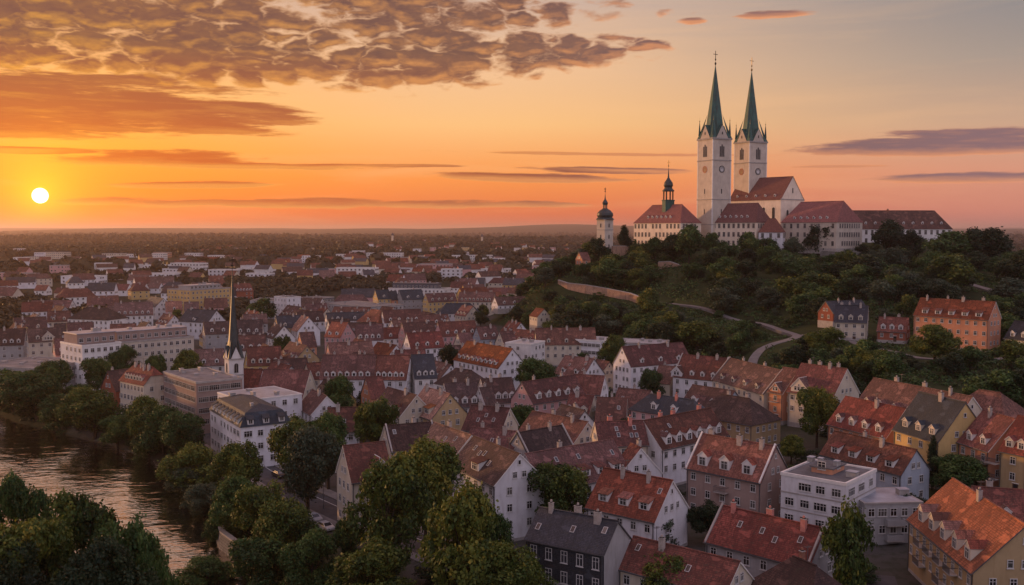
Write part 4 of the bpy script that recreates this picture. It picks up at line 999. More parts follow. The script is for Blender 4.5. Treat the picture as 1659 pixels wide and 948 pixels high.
H('green-slate hipped roof over a low white building with many windows', cB(1275, 442), cB(1430, 440), cB(1330, 480), 11, pitch=40, roof='t', wall='l', nd=0, nch=1, group=OT, style='hip', W=13)
block('pale long building with a dark attic storey beyond the yellow gables', cB(905, 345), cB(1265, 350), 13, 16, wall='w', top='f', pent=(.05, .85, .2, .8, 3.5, 's', 'f'), vents=5, lod=1)
block('white cubic building with a dark flat wing at the edge of the park', cB(255, 405), cB(345, 400), 15, 14, wall='l', top='f', vents=4, lod=1, ww=.8)
block('long dark flat-roofed school wing with ribbon windows', cB(20, 425), cB(250, 425), 11, 24, wall='g', top='f', vents=5, lod=1, strip=True)
block('dark glass wing right of the white cubic building', cB(348, 405), cB(470, 410), 11.5, 14, wall='s', top='f', vents=2, lod=1, strip=True)
block('low hall with a flat orange-tinged roof near the park', cB(480, 440), cB(790, 465), 9, 26, wall='g', top='e', vents=4, lod=1)
H('long red-brown roof below the low hall', cB(560, 462), cB(790, 466), cB(680, 500), 10, pitch=40, roof='b', wall='g', nd=2, nch=2, group=OT, W=10)
# --- right of centre, foot of the hill
H('cream house with brown-red roof and three chimneys at the foot of the hill', cC(268, 600), cC(645, 600), cC(400, 690), 15, az=None, pitch=47, roof='b', wall='c', nd=3, nch=3, group=OT, W=11)
block('small flat white block below the cream house at the foot of the hill', cC(75, 695), cC(235, 705), 11.5, 12, wall='w', top='z', vents=2, lod=1, rows=3, group=None)
block('modern flat-roofed building with white balcony bands at the foot of the hill', cC(432, 668), cC(690, 690), 10.5, 14, wall='l', top='z', vents=2, lod=1, strip=True, cols=9, balc=[('front', (-9, -4.5, 0, 4.5, 9), 3.6, 4.4)])
block('long low building with a grey sheet roof behind the autumn tree', cC(740, 690), cC(1065, 705), 9.5, 15, wall='g', top='z', vents=5, lod=1)
H('red roofed white house with many skylights between the flat blocks and the white gable', cC(458, 775), cC(640, 800), cC(480, 885), 12.5, pitch=44, roof='r', wall='l', nch=2, nd=2, group=OT, W=11, sky_n=3)
H('small house with a bare red roof half hidden in the trees left of the hill', cC(272, 470), cC(322, 480), cC(250, 535), 9, pitch=44, roof='r', wall='c', nch=0, group=HS, W=8)
# --- hillside houses
H('red brick gable with grey slate roof behind the yellow hillside house', cD(390, 192), 1239 + 618 / 3.95, cD(430, 240), 10.5, az=28, pitch=47, roof='s', wall='r', nch=2, group=HS, gw=2, lod=1)
H('pale yellow hillside house with slate roof, three white dormers and a pale right gable', cD(455, 215), cD(660, 225), cD(500, 325), 12.0, pitch=46, roof='s', wall='c', nd=3, nch=3, group=HS, gw=2, lod=0)
H('low brick-red house with hipped red roof beside the yellow hillside house', cD(735, 290), cD(920, 298), cD(780, 385), 8.5, pitch=44, roof='r', wall='r', nd=3, nch=2, group=HS, gw=2, lod=0)
H('large salmon-coloured hillside building with red roof, five dormers and four chimneys', cD(1000, 169), cD(1476, 191), cD(1200, 298), 16.5, pitch=48, roof='r', wall='k', nd=5, nch=4, group=HS, gw=3, lod=0, dk='shed', cols=9, sh=3.4)
H('white house with dark slate roof at the right edge, beside the salmon building', cD(1600, 315), cD(1760, 325), cD(1640, 412), 9.5, pitch=48, roof='s', wall='w', nd=2, nch=0, group=HS, W=10, lod=0)
H('little orange-walled house with red roof perched at the left end of the hilltop', (938, 409), 951, (937, 417), 9, az=25, pitch=45, roof='R', wall='k', nch=0, group=HS, W=8, lod=1)
# --- riverside, left
H('narrow half-timbered house with a reddish gable above the river trees', cE(690, 165), cE(818, 150), cE(745, 232), 12, az=None, pitch=50, roof='d', wall='r', nch=1, group=OT, W=9, gw=3)
H('ochre and white corner house with bright orange-red half-hipped roof above the river', cE(862, 120), cE(985, 142), cE(830, 228), 15, pitch=47, roof='R', wall='c', nd=6, nch=4, group=OT, style='halfhip', cols=7)
block('modern copper-brown building with glass strip storey and grey flat roof by the river', cE(1045, 172), cE(1255, 240), 14, 13, wall='n', top='e', vents=6, lod=0, strip=True, cols=8, sidecols=4, glaz='cross', fr=GREYTRIM)
block('white terrace with blue-slate mansard and tall windows at the street corner', cE(1345, 410), cE(1540, 525), 9.8, 12.0, wall='l', mansard=(1.6, 3.0), roofm='t', vents=2, lod=0, cols=9, sidecols=4, name='mansard_building')
block('lilac-grey metal-roofed block behind the slate mansard terrace', cE(1392, 300), cE(1560, 352), 12.5, 16, wall='l', top='z', vents=3, lod=0, cols=5, parapet=.1)
block('flat-roofed hall with glinting puddled roof at the left edge', cA(-150, 840), cA(235, 838), 10.5, 24, wall='g', top='e', vents=7, lod=1, strip=True)
block('large grey-white office building with a set-back dark top floor, corner toward the river', cA(525, 715), cA(775, 693), 15.5, 17, wall='w', top='f', pent=(.02, 1.0, .25, .85, 3.6, 'n', 'z'), vents=3, lod=1, cols=6)
block('long pale yellow wing continuing the grey-white office building to the right', cA(778, 692.7), cA(1240, 655), 15.2, 16.8, wall='m', top='f', pent=(.0, .98, .25, .85, 3.4, 'n', 'z'), vents=4, lod=1, cols=11)
H('pinkish gabled house left of the large grey-white office building', cA(345, 668), 485 / 3.95, cA(400, 722), 15, az=32, pitch=52, roof='b', wall='p', nd=2, nch=1, group=OT, gw=3)
H('cream gabled house with a cross gable, second from the left edge', cA(175, 605), 385 / 3.95, cA(230, 690), 15, az=32, pitch=50, roof='b', wall='c', nd=2, nch=1, group=OT, gw=3, xgable=(1, 4.5, 1.5))
H('dark-roofed house at the left edge above the flat hall', cA(-30, 607), 165 / 3.95, cA(60, 690), 14, az=15, pitch=47, roof='d', wall='g', nd=4, nch=2, group=OT, W=11)
H('white gable with dark red roof behind the cream and pinkish gables', cA(430, 566), 585 / 3.95, cA(500, 620), 13.5, az=28, pitch=48, roof='b', wall='l', nd=1, nch=1, group=OT, gw=2)
H('white two-window-wide villa with low grey-brown hipped roof, upper left', cA(560, 466), cA(690, 470), cA(660, 510), 14, pitch=36, roof='d', wall='w', nch=2, group=OT, style='hip', W=15)
H('long red roof over white and yellow walls, upper left', cA(730, 437), 975 / 3.95, cA(830, 520), 14.5, az=22, pitch=48, roof='b', wall='w', nd=6, nch=2, group=OT, W=12)
H('dark grey roofed house between the long red roof and the yellow block', cA(965, 398), cA(1045, 410), cA(990, 450), 13, pitch=44, roof='s', wall='w', nch=1, group=OT, W=10)
H('sunlit orange roof with twin gables below the yellow block', cA(1060, 430), 1160 / 3.95, cA(1080, 490), 12, az=24, pitch=46, roof='o', wall='p', nd=1, nch=1, group=OT, W=10)  # its sunlight is given by the orange tile colour
H('dark red roof right of the sunlit orange one', cA(1180, 432), 1270 / 3.95, cA(1210, 490), 12, az=20, pitch=46, roof='b', wall='w', nd=1, nch=1, group=OT, W=10)
block('tall pale-yellow school block with rows of dark windows and a grey attic', cA(1218, 358), cA(1475, 342), 18, 22, wall='y', top='f', pent=(.05, .8, .1, .6, 2.6, 'g', 'z'), vents=4, lod=1, rows=4)
H('brick-red apartment building right of the tall yellow block', cA(1485, 316), cA(1600, 312), cA(1560, 345), 15.5, pitch=42, roof='b', wall='r', nd=5, nch=2, group=OT, W=12)
H('white house with lilac-grey roof and front dormer, left of the church spire', cA(1200, 478), 1385 / 3.95, cA(1260, 560), 14.5, az=-24, pitch=40, roof='s', wall='l', nd=1, nch=3, group=OT, W=13)
H('grey gabled house with dark roof directly left of the church spire', cA(1303, 562), 1465 / 3.95, cA(1360, 608), 14, az=26, pitch=50, roof='d', wall='g', nd=2, nch=1, group=OT, gw=2)
H('long brown roof over white walls directly right of the church spire', cA(1510, 548), 1680 / 3.95, cA(1600, 600), 13.5, az=10, pitch=46, roof='d', wall='w', nd=3, nch=2, group=OT, W=11)
H('white gable with brown-red roof left of the round tree near the office building', cA(1070, 692), 1230 / 3.95, cA(1125, 745), 13, az=30, pitch=50, roof='b', wall='l', nd=1, nch=1, group=OT, gw=3)
H('low brown-red roof between the office building and the spire', cA(1250, 738), 1430 / 3.95, cA(1300, 805), 11, az=20, pitch=46, roof='b', wall='w', nd=2, nch=1, group=OT, W=10)
H('small yellow gable right of the church spire', cA(1580, 738), 1680 / 3.95, cA(1620, 800), 12.5, az=28, pitch=50, roof='b', wall='y', nd=1, nch=0, group=OT, gw=2, W=10)
H('brown roof behind the small yellow gable', cA(1520, 650), 1700 / 3.95, cA(1600, 700), 12, az=10, pitch=46, roof='b', wall='w', nd=3, nch=2, group=OT, W=10)
H('long low red-brown roof over pale walls, far left in front of the dark trees', cA(205, 422), 462 / 3.95, cA(300, 460), 9, az=4, pitch=36, roof='b', wall='w', nd=0, nch=2, group=None, W=12)
if __name__ == '__main__' and C.get('dbg'): pass
for r_ in REPORT: print('H', *r_)
# ------------------------------------------------------------------ the monastery on the hill
MG = 'wings of the hilltop monastery'
def wing(lab, px, Y, az, L, W, He, Hr, wall, roof='r', hipstyle='hip', nd=6, rows_=None, cols=None, **k):
    x0 = P3(px, 380, Y)[0]; a = R(az); ca, sa = math.cos(a), math.sin(a)
    cx = x0 + ca * L / 2 - sa * W / 2; cy = Y + sa * L / 2 + ca * W / 2
    return house(cx, cy, 43.8, a, L, W, He, Hr, roof, wall, lab, nd=nd, style=hipstyle, cols=cols, group=MG, sh=5.0, ww=1.6, wh=2.7, frame=GREYTRIM, cat='monastery wing', name='monastery_wing', lod=1, dk='gable', drow=2.0, **k)
w1 = wing('cream monastery wing under the slim onion-domed ridge turret, left end of the hilltop', 1026.8, 605, -55, 40, 17, 15.4, 26, 'h', 'M', nd=6, cols=13, nch=0)
wing('cream monastery wing with red hipped roof directly right of the tall left tower', 1146, 590, -45, 33, 18, 15.6, 26.6, 'h', 'M', nd=6, cols=10, nch=0, runk=.45)
wing('small low white annex with a red roof at the foot of the church gable', 1229, 566, -22, 13.5, 11, 10.0, 17.5, 'l', 'M', nd=0, cols=3, nch=0)
wing('ochre monastery wing with red hipped roof, right of the church gable', 1265.5, 582, -50, 36.5, 27, 15.5, 27.5, 'm', 'M', nd=6, cols=8, nch=0, runk=.3)
wing('long white monastery wing with darker red roof, far right end of the hilltop', 1389, 598, 3, 59, 17, 11.8, 22.8, 'w', 'b', 'hipright', nd=9, cols=16, nch=1, ck='b')

def onion(mb, prof, n, mi, cx=0, cy=0, rot=0.0): mb.lathe(prof, n, mi, cx, cy, rot)
def cross_on(mb, x, y, z, h, mi, rot=0.0):
    mb.lathe([(.09, z), (.09, z + h * .4)], 6, mi, x, y); mb.lathe([(.0, z + h * .30), (.38, z + h * .36), (.38, z + h * .44), (0, z + h * .5)], 8, mi, x, y)
    c, s = math.cos(rot), math.sin(rot)
    t = .13
    mb.box(x - t, x + t, y - t, y + t, z + h * .45, z + h, mi)
    w = h * .22
    mb.obox((x - c * w + s * t, y - s * w - c * t, z + h * .74), (c * 2 * w, s * 2 * w, 0), (-s * 2 * t, c * 2 * t, 0), (0, 0, .28), mi)
# ridge turret standing on the first wing
mb = MB(); zt = 25.0
mb.lathe([(3.9, zt - 4), (3.9, zt + 3.2), (4.2, zt + 3.4), (4.2, zt + 3.9), (0, zt + 4.2)], 8, 1, 0, 0, R(22.5))
for i in range(8):
    a = 2 * math.pi * i / 8 + R(22.5); mb.lathe([(.42, zt + 4), (.42, zt + 9)], 6, 2, 2.9 * math.cos(a), 2.9 * math.sin(a))
mb.lathe([(3.6, zt + 9), (3.7, zt + 9.5), (2.6, zt + 10.6), (2.3, zt + 11.4), (2.9, zt + 12.6), (2.6, zt + 14.2), (1.3, zt + 16), (.6, zt + 17.2), (.35, zt + 19.5), (.1, zt + 23)], 12, 0)
mb.lathe([(0, zt + 9.0), (3.6, zt + 9.0)], 12, 0)
cross_on(mb, 0, 0, zt + 22, 5.5, 3)
mb.obj('ridge_turret', [DOME, COPPER, WOOD, GILT], w1, (1.0, 0, 0))

# church: nave and two towers
def church():
    a = R(-50); ca, sa = math.cos(a), math.sin(a); L, W = 38.0, 24.0
    x0, y0 = P3(1180, 380, 615)[0], 615
    cx, cy = x0 + ca * L / 2 - sa * W / 2, y0 + sa * L / 2 + ca * W / 2
    rt = house(cx, cy, 43.8, a, L, W, 29.2, 43.0, 'M', 'h', 'twin-towered hilltop church with green copper spires and red nave roof', nd=5, nch=0, cat='church', name='hilltop_church', lod=1, win=0, drow=1.4, verge=None)
    for i in range(5): add_window(rt, 'front', L, W, (i - 2) * 7, 16.5, 1.9, 8.0, 'arch', GREYTRIM)
    add_window(rt, 'right', L, W, 0, 33, 1.1, 3.2, 'arch', GREYTRIM)
    for u in (-5, 5): add_window(rt, 'right', L, W, u, 14, 2.0, 9, 'arch', GREYTRIM)
    mb = MB(); mb.box(L/2 - .1, L/2 + .25, -W/2 - .3, W/2 + .3, 28.9, 29.5, 0); mb.obj('cornice', [GREYTRIM], rt)
    for j, (px, Y) in enumerate(((1154, 585), (1213.4, 608))):
        al = R(28); s = 14.0; c_, s_ = math.cos(al), math.sin(al)
        X = P3(px, 300, Y)[0]; tx, ty = X + 7 * (c_ - s_), Y + 7 * (s_ + c_)
        loc = Vector((tx - cx, ty - cy, 0)); loc.rotate(Matrix.Rotation(-a, 3, 'Z'))
        hh = 65.3; h = s / 2
        mb = MB(); mb.box(-h, h, -h, h, -3, hh, 0, 'xXyY')
        for zb, t, o in ((28.8, .55, .18), (52.0, .6, .22), (64.6, .9, .5), (14, .4, .15)): mb.box(-h - o, h + o, -h - o, h + o, zb, zb + t, 1)
        for sx in (-1, 1):
            for sy in (-1, 1): mb.box(sx * h - .55 * (sx > 0) - .1 * (sx < 0), sx * h + .1 * (sx > 0) + .55 * (sx < 0), sy * h - .55 * (sy > 0) - .1 * (sy < 0), sy * h + .1 * (sy > 0) + .55 * (sy < 0), 0, hh - .7, 2)
        tw = mb.obj('tower', [WALL['m'], GREYTRIM, TRIM], rt, loc, al - a)
        # copper spire with four gables and corner pinnacles
        mb = MB(); z0 = hh + .2
        r = lambda z: 6.35 - z * (6.35 / 44.5)
        mb.lathe([(r(0), z0), (r(8), z0 + 8), (r(20), z0 + 20), (r(32), z0 + 32), (.12, z0 + 43.8)], 8, 0, 0, 0, R(22.5))
        gw, gh = 4.5, 7.8
        for k in range(4):
            m_ = Matrix.Rotation(k * math.pi / 2, 3, 'Z'); q = lambda x, y, z: tuple(m_ @ Vector((x, y, z)))
            mb.face([q(-gw, -7.15, z0), q(gw, -7.15, z0), q(0, -7.15, z0 + gh)], 1)
            for sx in (-1, 1):
                f = [q(0, -7.3, z0 + gh + .2), q(sx * (gw + .3), -7.3, z0 - .1), q(sx * 3.2, -4.2, z0 + 3.2), q(0, -r(gh) * .92, z0 + gh + .2)]
                mb.face(f if sx < 0 else f[::-1], 0)
            K, A, B_, T_ = q(7.35, -7.35, z0 - .15), q(4.4, -7.3, z0 - .1), q(7.3, -4.4, z0 - .1), q(3.1, -3.1, z0 + 14.5)
            M_ = q(6.0, -6.0, z0 + 4.0)
            mb.face([A, K, M_], 0); mb.face([K, B_, M_], 0); mb.face([A, M_, T_], 0); mb.face([M_, B_, T_], 0)
            p = q(6.3, -6.3, 0); mb.lathe([(.75, z0 + 2.0), (.40, z0 + 7), (.10, z0 + 10.2)], 6, 0, p[0], p[1])
            mb.lathe([(.0, z0 + 10.0), (.26, z0 + 10.4), (.26, z0 + 10.8), (.04, z0 + 11.2), (.04, z0 + 12.8), (0, z0 + 12.9)], 6, 2, p[0], p[1])
        mb.obj('spire', [COPPER, WALL['m'], GILT], tw)
        mb = MB(); mb.lathe([(.1, z0 + 43.5), (.55, z0 + 44.3), (.55, z0 + 44.9), (.1, z0 + 45.5)], 8, 0); cross_on(mb, 0, 0, z0 + 43.5, 8.6, 0, R(10)); mb.obj('cross', [GILT if j else DARK], tw)
        for an in (0, -math.pi / 2):       # the two faces that can be seen
            n = Vector((math.sin(an), -math.cos(an), 0)); t = Vector((math.cos(an), math.sin(an), 0))
            for i, (u, w_, h_) in enumerate(((-1.25, 1.05, 6.3), (0, 1.1, 7.4), (1.25, 1.05, 6.3))):
                link('window', frame_mesh(w_, h_, 'arch', GREYTRIM), tw, n * (h + .015) + t * u + Vector((0, 0, 54.4)), an)
            link('window', frame_mesh(.9, 1.8, 'arch', GREYTRIM), tw, n * (h + .17) + Vector((0, 0, hh + 2.2)), an)
            for z in (32.5, 20.5): link('window', frame_mesh(.8, 3.0, 'arch', GREYTRIM), tw, n * (h + .015) + Vector((0, 0, z)), an)
            # clock
            mb = MB(); N = 24
            ring = lambda r_, y: [(r_ * math.cos(2 * math.pi * i / N), y, r_ * math.sin(2 * math.pi * i / N)) for i in range(N)]
            mb.face(ring(1.95, -.06)[::1], 1)
            for r0, r1, y, mi in ((2.1, 1.75, -.16, 0), (1.35, 1.2, -.12, 0)):
                A, B_ = ring(r0, y), ring(r1, y); A2 = ring(r0, .0)
                for i in range(N):
                    k = (i + 1) % N; mb.face([A[i], A[k], B_[k], B_[i]], mi); mb.face([A2[i], A2[k], A[k], A[i]], mi)
            for i in range(12):
                b = 2 * math.pi * i / 12; c1, s1 = math.cos(b), math.sin(b)
                mb.obox((1.38 * c1 + .07 * s1, -.13, 1.38 * s1 - .07 * c1), (.34 * c1, 0, .34 * s1), (-.14 * s1, 0, .14 * c1), (0, .06, 0), 0)
            for b, ln in ((R(125), 1.0), (R(78), 1.5)):
                c1, s1 = math.cos(b), math.sin(b); mb.obox((.06 * s1, -.2, -.06 * c1), (ln * c1, 0, ln * s1), (-.12 * s1, 0, .12 * c1), (0, .05, 0), 0)
            mb.obj('clock', [DARK if an == 0 else WALL['k'], WALL['w'] if an == 0 else WALL['o']], tw, n * (h + .02) + Vector((0, 0, 47.0)), an)
        FOOT.append((tx, ty, al, s, s))
church()

def onion_tower():
    X, Y, Z = P3(980, 395, 572); z0 = g(X, Y)
    rt = root('onion_domed_tower', (X, Y, z0), R(38), 'small square gate tower with a dark onion dome, left end of the hilltop', 'tower')
    FOOT.append((X, Y, 0, 8, 8)); H_ = 61.2 - z0; h = 3.35
    mb = MB(); mb.box(-h, h, -h, h, -4, H_, 0, 'xXyY')
    for zb, o in ((H_ - .7, .4), (H_ - 6.6, .15)): mb.box(-h - o, h + o, -h - o, h + o, zb, zb + .45, 1)
    mb.obj('wall', [WALL['m'], GREYTRIM], rt)
    mb = MB(); z = H_ - .2
    mb.lathe([(5.1, z), (4.7, z + .6), (4.2, z + 1.0), (4.75, z + 2.2), (4.6, z + 3.4), (3.2, z + 5.0), (1.6, z + 6.0), (1.35, z + 6.3)], 16, 0, 0, 0, R(45))
    for i in range(6):
        a = i * math.pi / 3; mb.lathe([(.2, z + 6.2), (.2, z + 8.2)], 5, 0, 1.1 * math.cos(a), 1.1 * math.sin(a))
    mb.lathe([(0, z + 8.1), (1.5, z + 8.1), (1.45, z + 8.5), (1.7, z + 9.4), (1.2, z + 10.4), (.5, z + 11.4), (.28, z + 12.6), (.06, z + 15.2)], 12, 0)
    mb.obj('dome', [DOME], rt)
    mb = MB(); cross_on(mb, 0, 0, z + 14.6, 3.6, 0); mb.obj('cross', [DARK], rt)
    for an in (0, -math.pi / 2):
        n = Vector((math.sin(an), -math.cos(an), 0))
        for zz in (H_ - 5.0, H_ - 11.5, H_ - 17): link('window', frame_mesh(1.0, 2.4, 'arch', GREYTRIM), rt, n * (h + .015) + Vector((0, 0, zz)), an)
onion_tower()

def stonewall(name, lab, pts, top, foot, th, m, cat='wall'):
    """pts: (x, y, ztop); a thick wall with a slight batter and a coping"""
    mb = MB()
    for (x0, y0, z0), (x1, y1, z1) in zip(pts, pts[1:]):
        d = Vector((x1 - x0, y1 - y0, 0)).normalized(); n = Vector((d.y, -d.x, 0))
        a, b = Vector((x0, y0, z0)), Vector((x1, y1, z1)); dn = Vector((0, 0, -foot)); bt = n * .5
        L = (b - a).length
        fr = [a + n * th/2 + dn + bt, b + n * th/2 + dn + bt, b + n * th/2, a + n * th/2]
        mb.face(fr, 0, [(x0 * 1, -foot), (x0 + L, -foot), (x0 + L, 0), (x0, 0)])
        mb.face([b - n * th/2 + dn, a - n * th/2 + dn, a - n * th/2, b - n * th/2], 0)
        mb.obox(a + n * (th/2 + .12), b - a, -n * (th + .24), Vector((0, 0, .3)), 1)
        mb.face([b + n*th/2 + dn + bt, b - n*th/2 + dn, b - n*th/2, b + n*th/2], 0); mb.face([a - n*th/2 + dn, a + n*th/2 + dn + bt, a + n*th/2, a - n*th/2], 0)
    return tag(mb.obj(name, [m, GREYTRIM]), lab, cat)
def P3g(px, py, Y): return P3(px, py, Y)
stonewall('retaining_wall', 'grey stone retaining wall under the ochre monastery wing', [P3(1330, 406, 562), P3(1358, 408, 553), P3(1398, 409, 560), P3(1420, 408, 575)], 0, 9, 1.0, STONE_G)
stonewall('retaining_wall', 'short cream terrace wall between the onion tower and the first wing', [P3(992, 399, 568), P3(1012, 399, 574), P3(1030, 400, 588)], 0, 8, .8, STONE)
stonewall('retaining_wall', 'crumbling stone wall halfway between the wings and the hill road', [P3(1066, 425, 545), P3(1085, 424, 545), P3(1103, 430, 541)], 0, 7, 1.0, STONE)
# the hill road on its long retaining wall
W_ = [(905, 455, 545), (920, 460, 538), (950, 463, 530), (985, 469, 523), (1020, 476, 512), (1036, 482, 503)]
WP = [P3(a, b, c) for a, b, c in W_]
stonewall('retaining_wall', 'long sandstone retaining wall below the hill road, left slope of the hill', [(x, y, z + .3) for x, y, z in WP], 0, 8.0, .9, STONE)
mb = MB()
rows_ = [((x + .2, y + .4, z - .1), (x + 1.8, y + 6.5, z - .1)) for x, y, z in WP]
for (a, b), (c, d) in zip(rows_, rows_[1:]): mb.face([a, c, d, b])
tag(mb.obj('hill_road', [PATHM]), kind='structure')
RD1 = [P3(*q)[:2] for q in ((1036, 480, 506), (1060, 489, 497), (1100, 496, 480), (1150, 507, 460), (1200, 519, 440), (1250, 532, 412), (1285, 541, 390), (1296, 546, 380), (1290, 552, 374), (1262, 557, 372), (1239, 562, 370), (1222, 570, 366), (1216, 580, 358), (1226, 592, 345))]
ribbon('hill_road', RD1, 3.4, PATHM, .25)
ribbon('hill_road', [P3(*q)[:2] for q in ((1292, 542, 384), (1320, 541, 384), (1350, 545, 378), (1372, 552, 366), (1400, 562, 352), (1450, 572, 340), (1480, 580, 326), (1560, 590, 318), (1640, 588, 318), (1740, 586, 318))], 3.2, PATHM, .2)
ribbon('hill_road', [P3(*q)[:2] for q in ((1478, 448, 490), (1510, 450, 486), (1545, 456, 470), (1580, 462, 455), (1610, 470, 444), (1640, 478, 432), (1700, 490, 420))], 4.4, PATHM, .3)
ROADS = [RD1, [P3(*q)[:2] for q in ((1478, 448, 490), (1545, 456, 470), (1610, 470, 444), (1700, 490, 420))], [(x, y) for x, y, z in WP], [P3(*q)[:2] for q in ((1292, 542, 384), (1350, 545, 378), (1400, 562, 352), (1480, 580, 326), (1740, 586, 318))]]

# ------------------------------------------------------------------ steeple of the town church
def steeple():
    b = at(376, 640, 0); m_ = b.y / FPX
    X, Y = (376 - 829.5) / FPX * 290, 290.0
    rt = root('church_steeple', (X, Y, 0), R(33), 'white church steeple with a very thin tall green-black spire, left of centre', 'steeple'); FOOT.append((X, Y, 0, 6, 6))
    H_ = P3(376, 579, Y)[2]; zt = P3(376, 436, Y)[2]; h = 2.15
    mb = MB(); mb.box(-h, h, -h, h, -2, H_, 0, 'xXyY')
    for z, o in ((H_ - .45, .28), (H_ - 5.2, .12), (H_ - 9.6, .12)): mb.box(-h - o, h + o, -h - o, h + o, z, z + .3, 1)
    mb.obj('wall', [WALL['w'], GREYTRIM], rt)
    mb = MB(); z0 = H_ - .1; rr = lambda t: 1.85 * (1 - t) ** 1.35 + .08
    mb.lathe([(rr(i / 8) * 1.0, z0 + (zt - z0) * i / 8) for i in range(8)] + [(.05, zt)], 8, 0, 0, 0, R(22.5))
    for k in range(4):
        M_ = Matrix.Rotation(k * math.pi / 2, 3, 'Z'); q = lambda x, y, z: tuple(M_ @ Vector((x, y, z)))
        mb.face([q(-1.5, -h - .1, z0), q(1.5, -h - .1, z0), q(0, -h - .1, z0 + 3.4)], 1)
        mb.face([q(-1.6, -h - .25, z0), q(0, -h - .25, z0 + 3.6), q(0, -1.2, z0 + 3.8), q(-.9, -1.3, z0 + 1)], 0); mb.face([q(0, -h - .25, z0 + 3.6), q(1.6, -h - .25, z0), q(.9, -1.3, z0 + 1), q(0, -1.2, z0 + 3.8)], 0)
        K, A, B_, T_ = q(h + .25, -h - .25, z0), q(1.5, -h - .2, z0), q(h + .2, -1.5, z0), q(.95, -.95, z0 + 6)
        mb.face([A, K, T_], 0); mb.face([K, B_, T_], 0)
    mb.obj('spire', [DOME, WALL['w']], rt)
    mb = MB(); cross_on(mb, 0, 0, zt - .6, 4.2, 0, R(10)); mb.obj('cross', [DARK], rt)
    for an in (0, -math.pi / 2):
        n = Vector((math.sin(an), -math.cos(an), 0))
        link('window', frame_mesh(1.3, 2.9, 'arch', GREYTRIM), rt, n * (h + .015) + Vector((0, 0, H_ - 4.4)), an)
        for z in (8.3, 12.6): link('window', frame_mesh(.7, 1.7, 'arch', GREYTRIM), rt, n * (h + .015) + Vector((0, 0, H_ - z)), an)
steeple()
# ------------------------------------------------------------------ trees
def crown_mesh(seed, n, leaf, R_=5.5, H_=14.0, zlo=.22, lobes=18, shape='round', m='green', clump=10, name='crown', sparse=0.0):
    rs = np.random.RandomState(seed)
    cen, rad = [], []
    zc = H_ * (1 + zlo) / 2; hz = H_ * (1 - zlo) / 2
    for i in range(lobes):
        u = rs.uniform(-1, 1); th = rs.uniform(0, 2 * np.pi) ; rr = rs.uniform(.35, .86) if i > 2 else .1
        if shape == 'cone': u = -1 + 2 * (i + .5) / lobes; k = (1 - u) / 2 * .95 + .08; rr = rs.uniform(.2, .62) * k
        elif shape == 'tall': k = math.sqrt(max(0, 1 - u * u)) * .8 + .15; rr *= k
        else: k = math.sqrt(max(0, 1 - u * u)) * (1.0 if u < .2 else .95) + .05; rr *= k + .12
        cen.append((math.cos(th) * rr * R_, math.sin(th) * rr * R_, zc + u * hz * .74)); rad.append(R_ * rs.uniform(.20, .40) * (1.0 if shape != 'cone' else (.35 + k * .75)))
    cen = np.array(cen); rad = np.array(rad)
    nc = n // clump + 1
    k = rs.choice(lobes, nc, p=rad ** 2 / (rad ** 2).sum())
    d = rs.normal(size=(nc, 3)); d[:, 2] += .35; d /= np.linalg.norm(d, axis=1)[:, None]
    cp = cen[k] + d * rad[k][:, None] * rs.uniform(.72, 1.10, nc)[:, None]
    # drop clumps buried deep in other lobes
    dd = np.linalg.norm(cp[:, None] - cen[None], axis=2) / rad[None]; inside = (dd < .66).any(1)
    keep = ~inside | (rs.rand(nc) < .12)
    if sparse: keep &= rs.rand(nc) > sparse
    cp, d = cp[keep], d[keep]; nc = len(cp)
    tl = rs.normal(0, .13, lobes); tint_c = np.clip(rs.normal(.42, .15, nc) + tl[k[keep]] + (cp[:, 2] / H_ - .6) * .22, 0, 1)  # upper clumps take a yellower tint: light on the crown top, put into colour
    per = max(1, int(round(n / nc)))
    L = np.repeat(cp, per, 0) + rs.normal(size=(nc * per, 3)) * leaf * 1.25
    dl = np.repeat(d, per, 0) + rs.normal(size=(nc * per, 3)) * .62; dl /= np.linalg.norm(dl, axis=1)[:, None]
    t = rs.normal(size=dl.shape); a = np.cross(dl, t); a /= np.linalg.norm(a, axis=1)[:, None]; b = np.cross(dl, a)
    s = leaf * rs.uniform(.55, 1.25, (len(L), 1))
    fold = dl * s * .22
    V = np.stack([L - a * s, L - b * s * .62 + fold, L + a * s, L + b * s * .62 + fold], 1).reshape(-1, 3)
    N = len(L); me = bpy.data.meshes.new(name)
    me.vertices.add(4 * N); me.vertices.foreach_set('co', V.ravel())
    me.loops.add(4 * N); me.loops.foreach_set('vertex_index', np.arange(4 * N, dtype=np.int32))
    me.polygons.add(N); me.polygons.foreach_set('loop_start', np.arange(0, 4 * N, 4, dtype=np.int32)); me.polygons.foreach_set('loop_total', np.full(N, 4, np.int32))
    at_ = me.attributes.new('tint', 'FLOAT', 'FACE'); tv = np.clip(np.repeat(tint_c, per) + rs.normal(0, .10, N), 0, 1); at_.data.foreach_set('value', tv.astype(np.float32))
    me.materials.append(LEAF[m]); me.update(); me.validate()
    return me, cen, rad
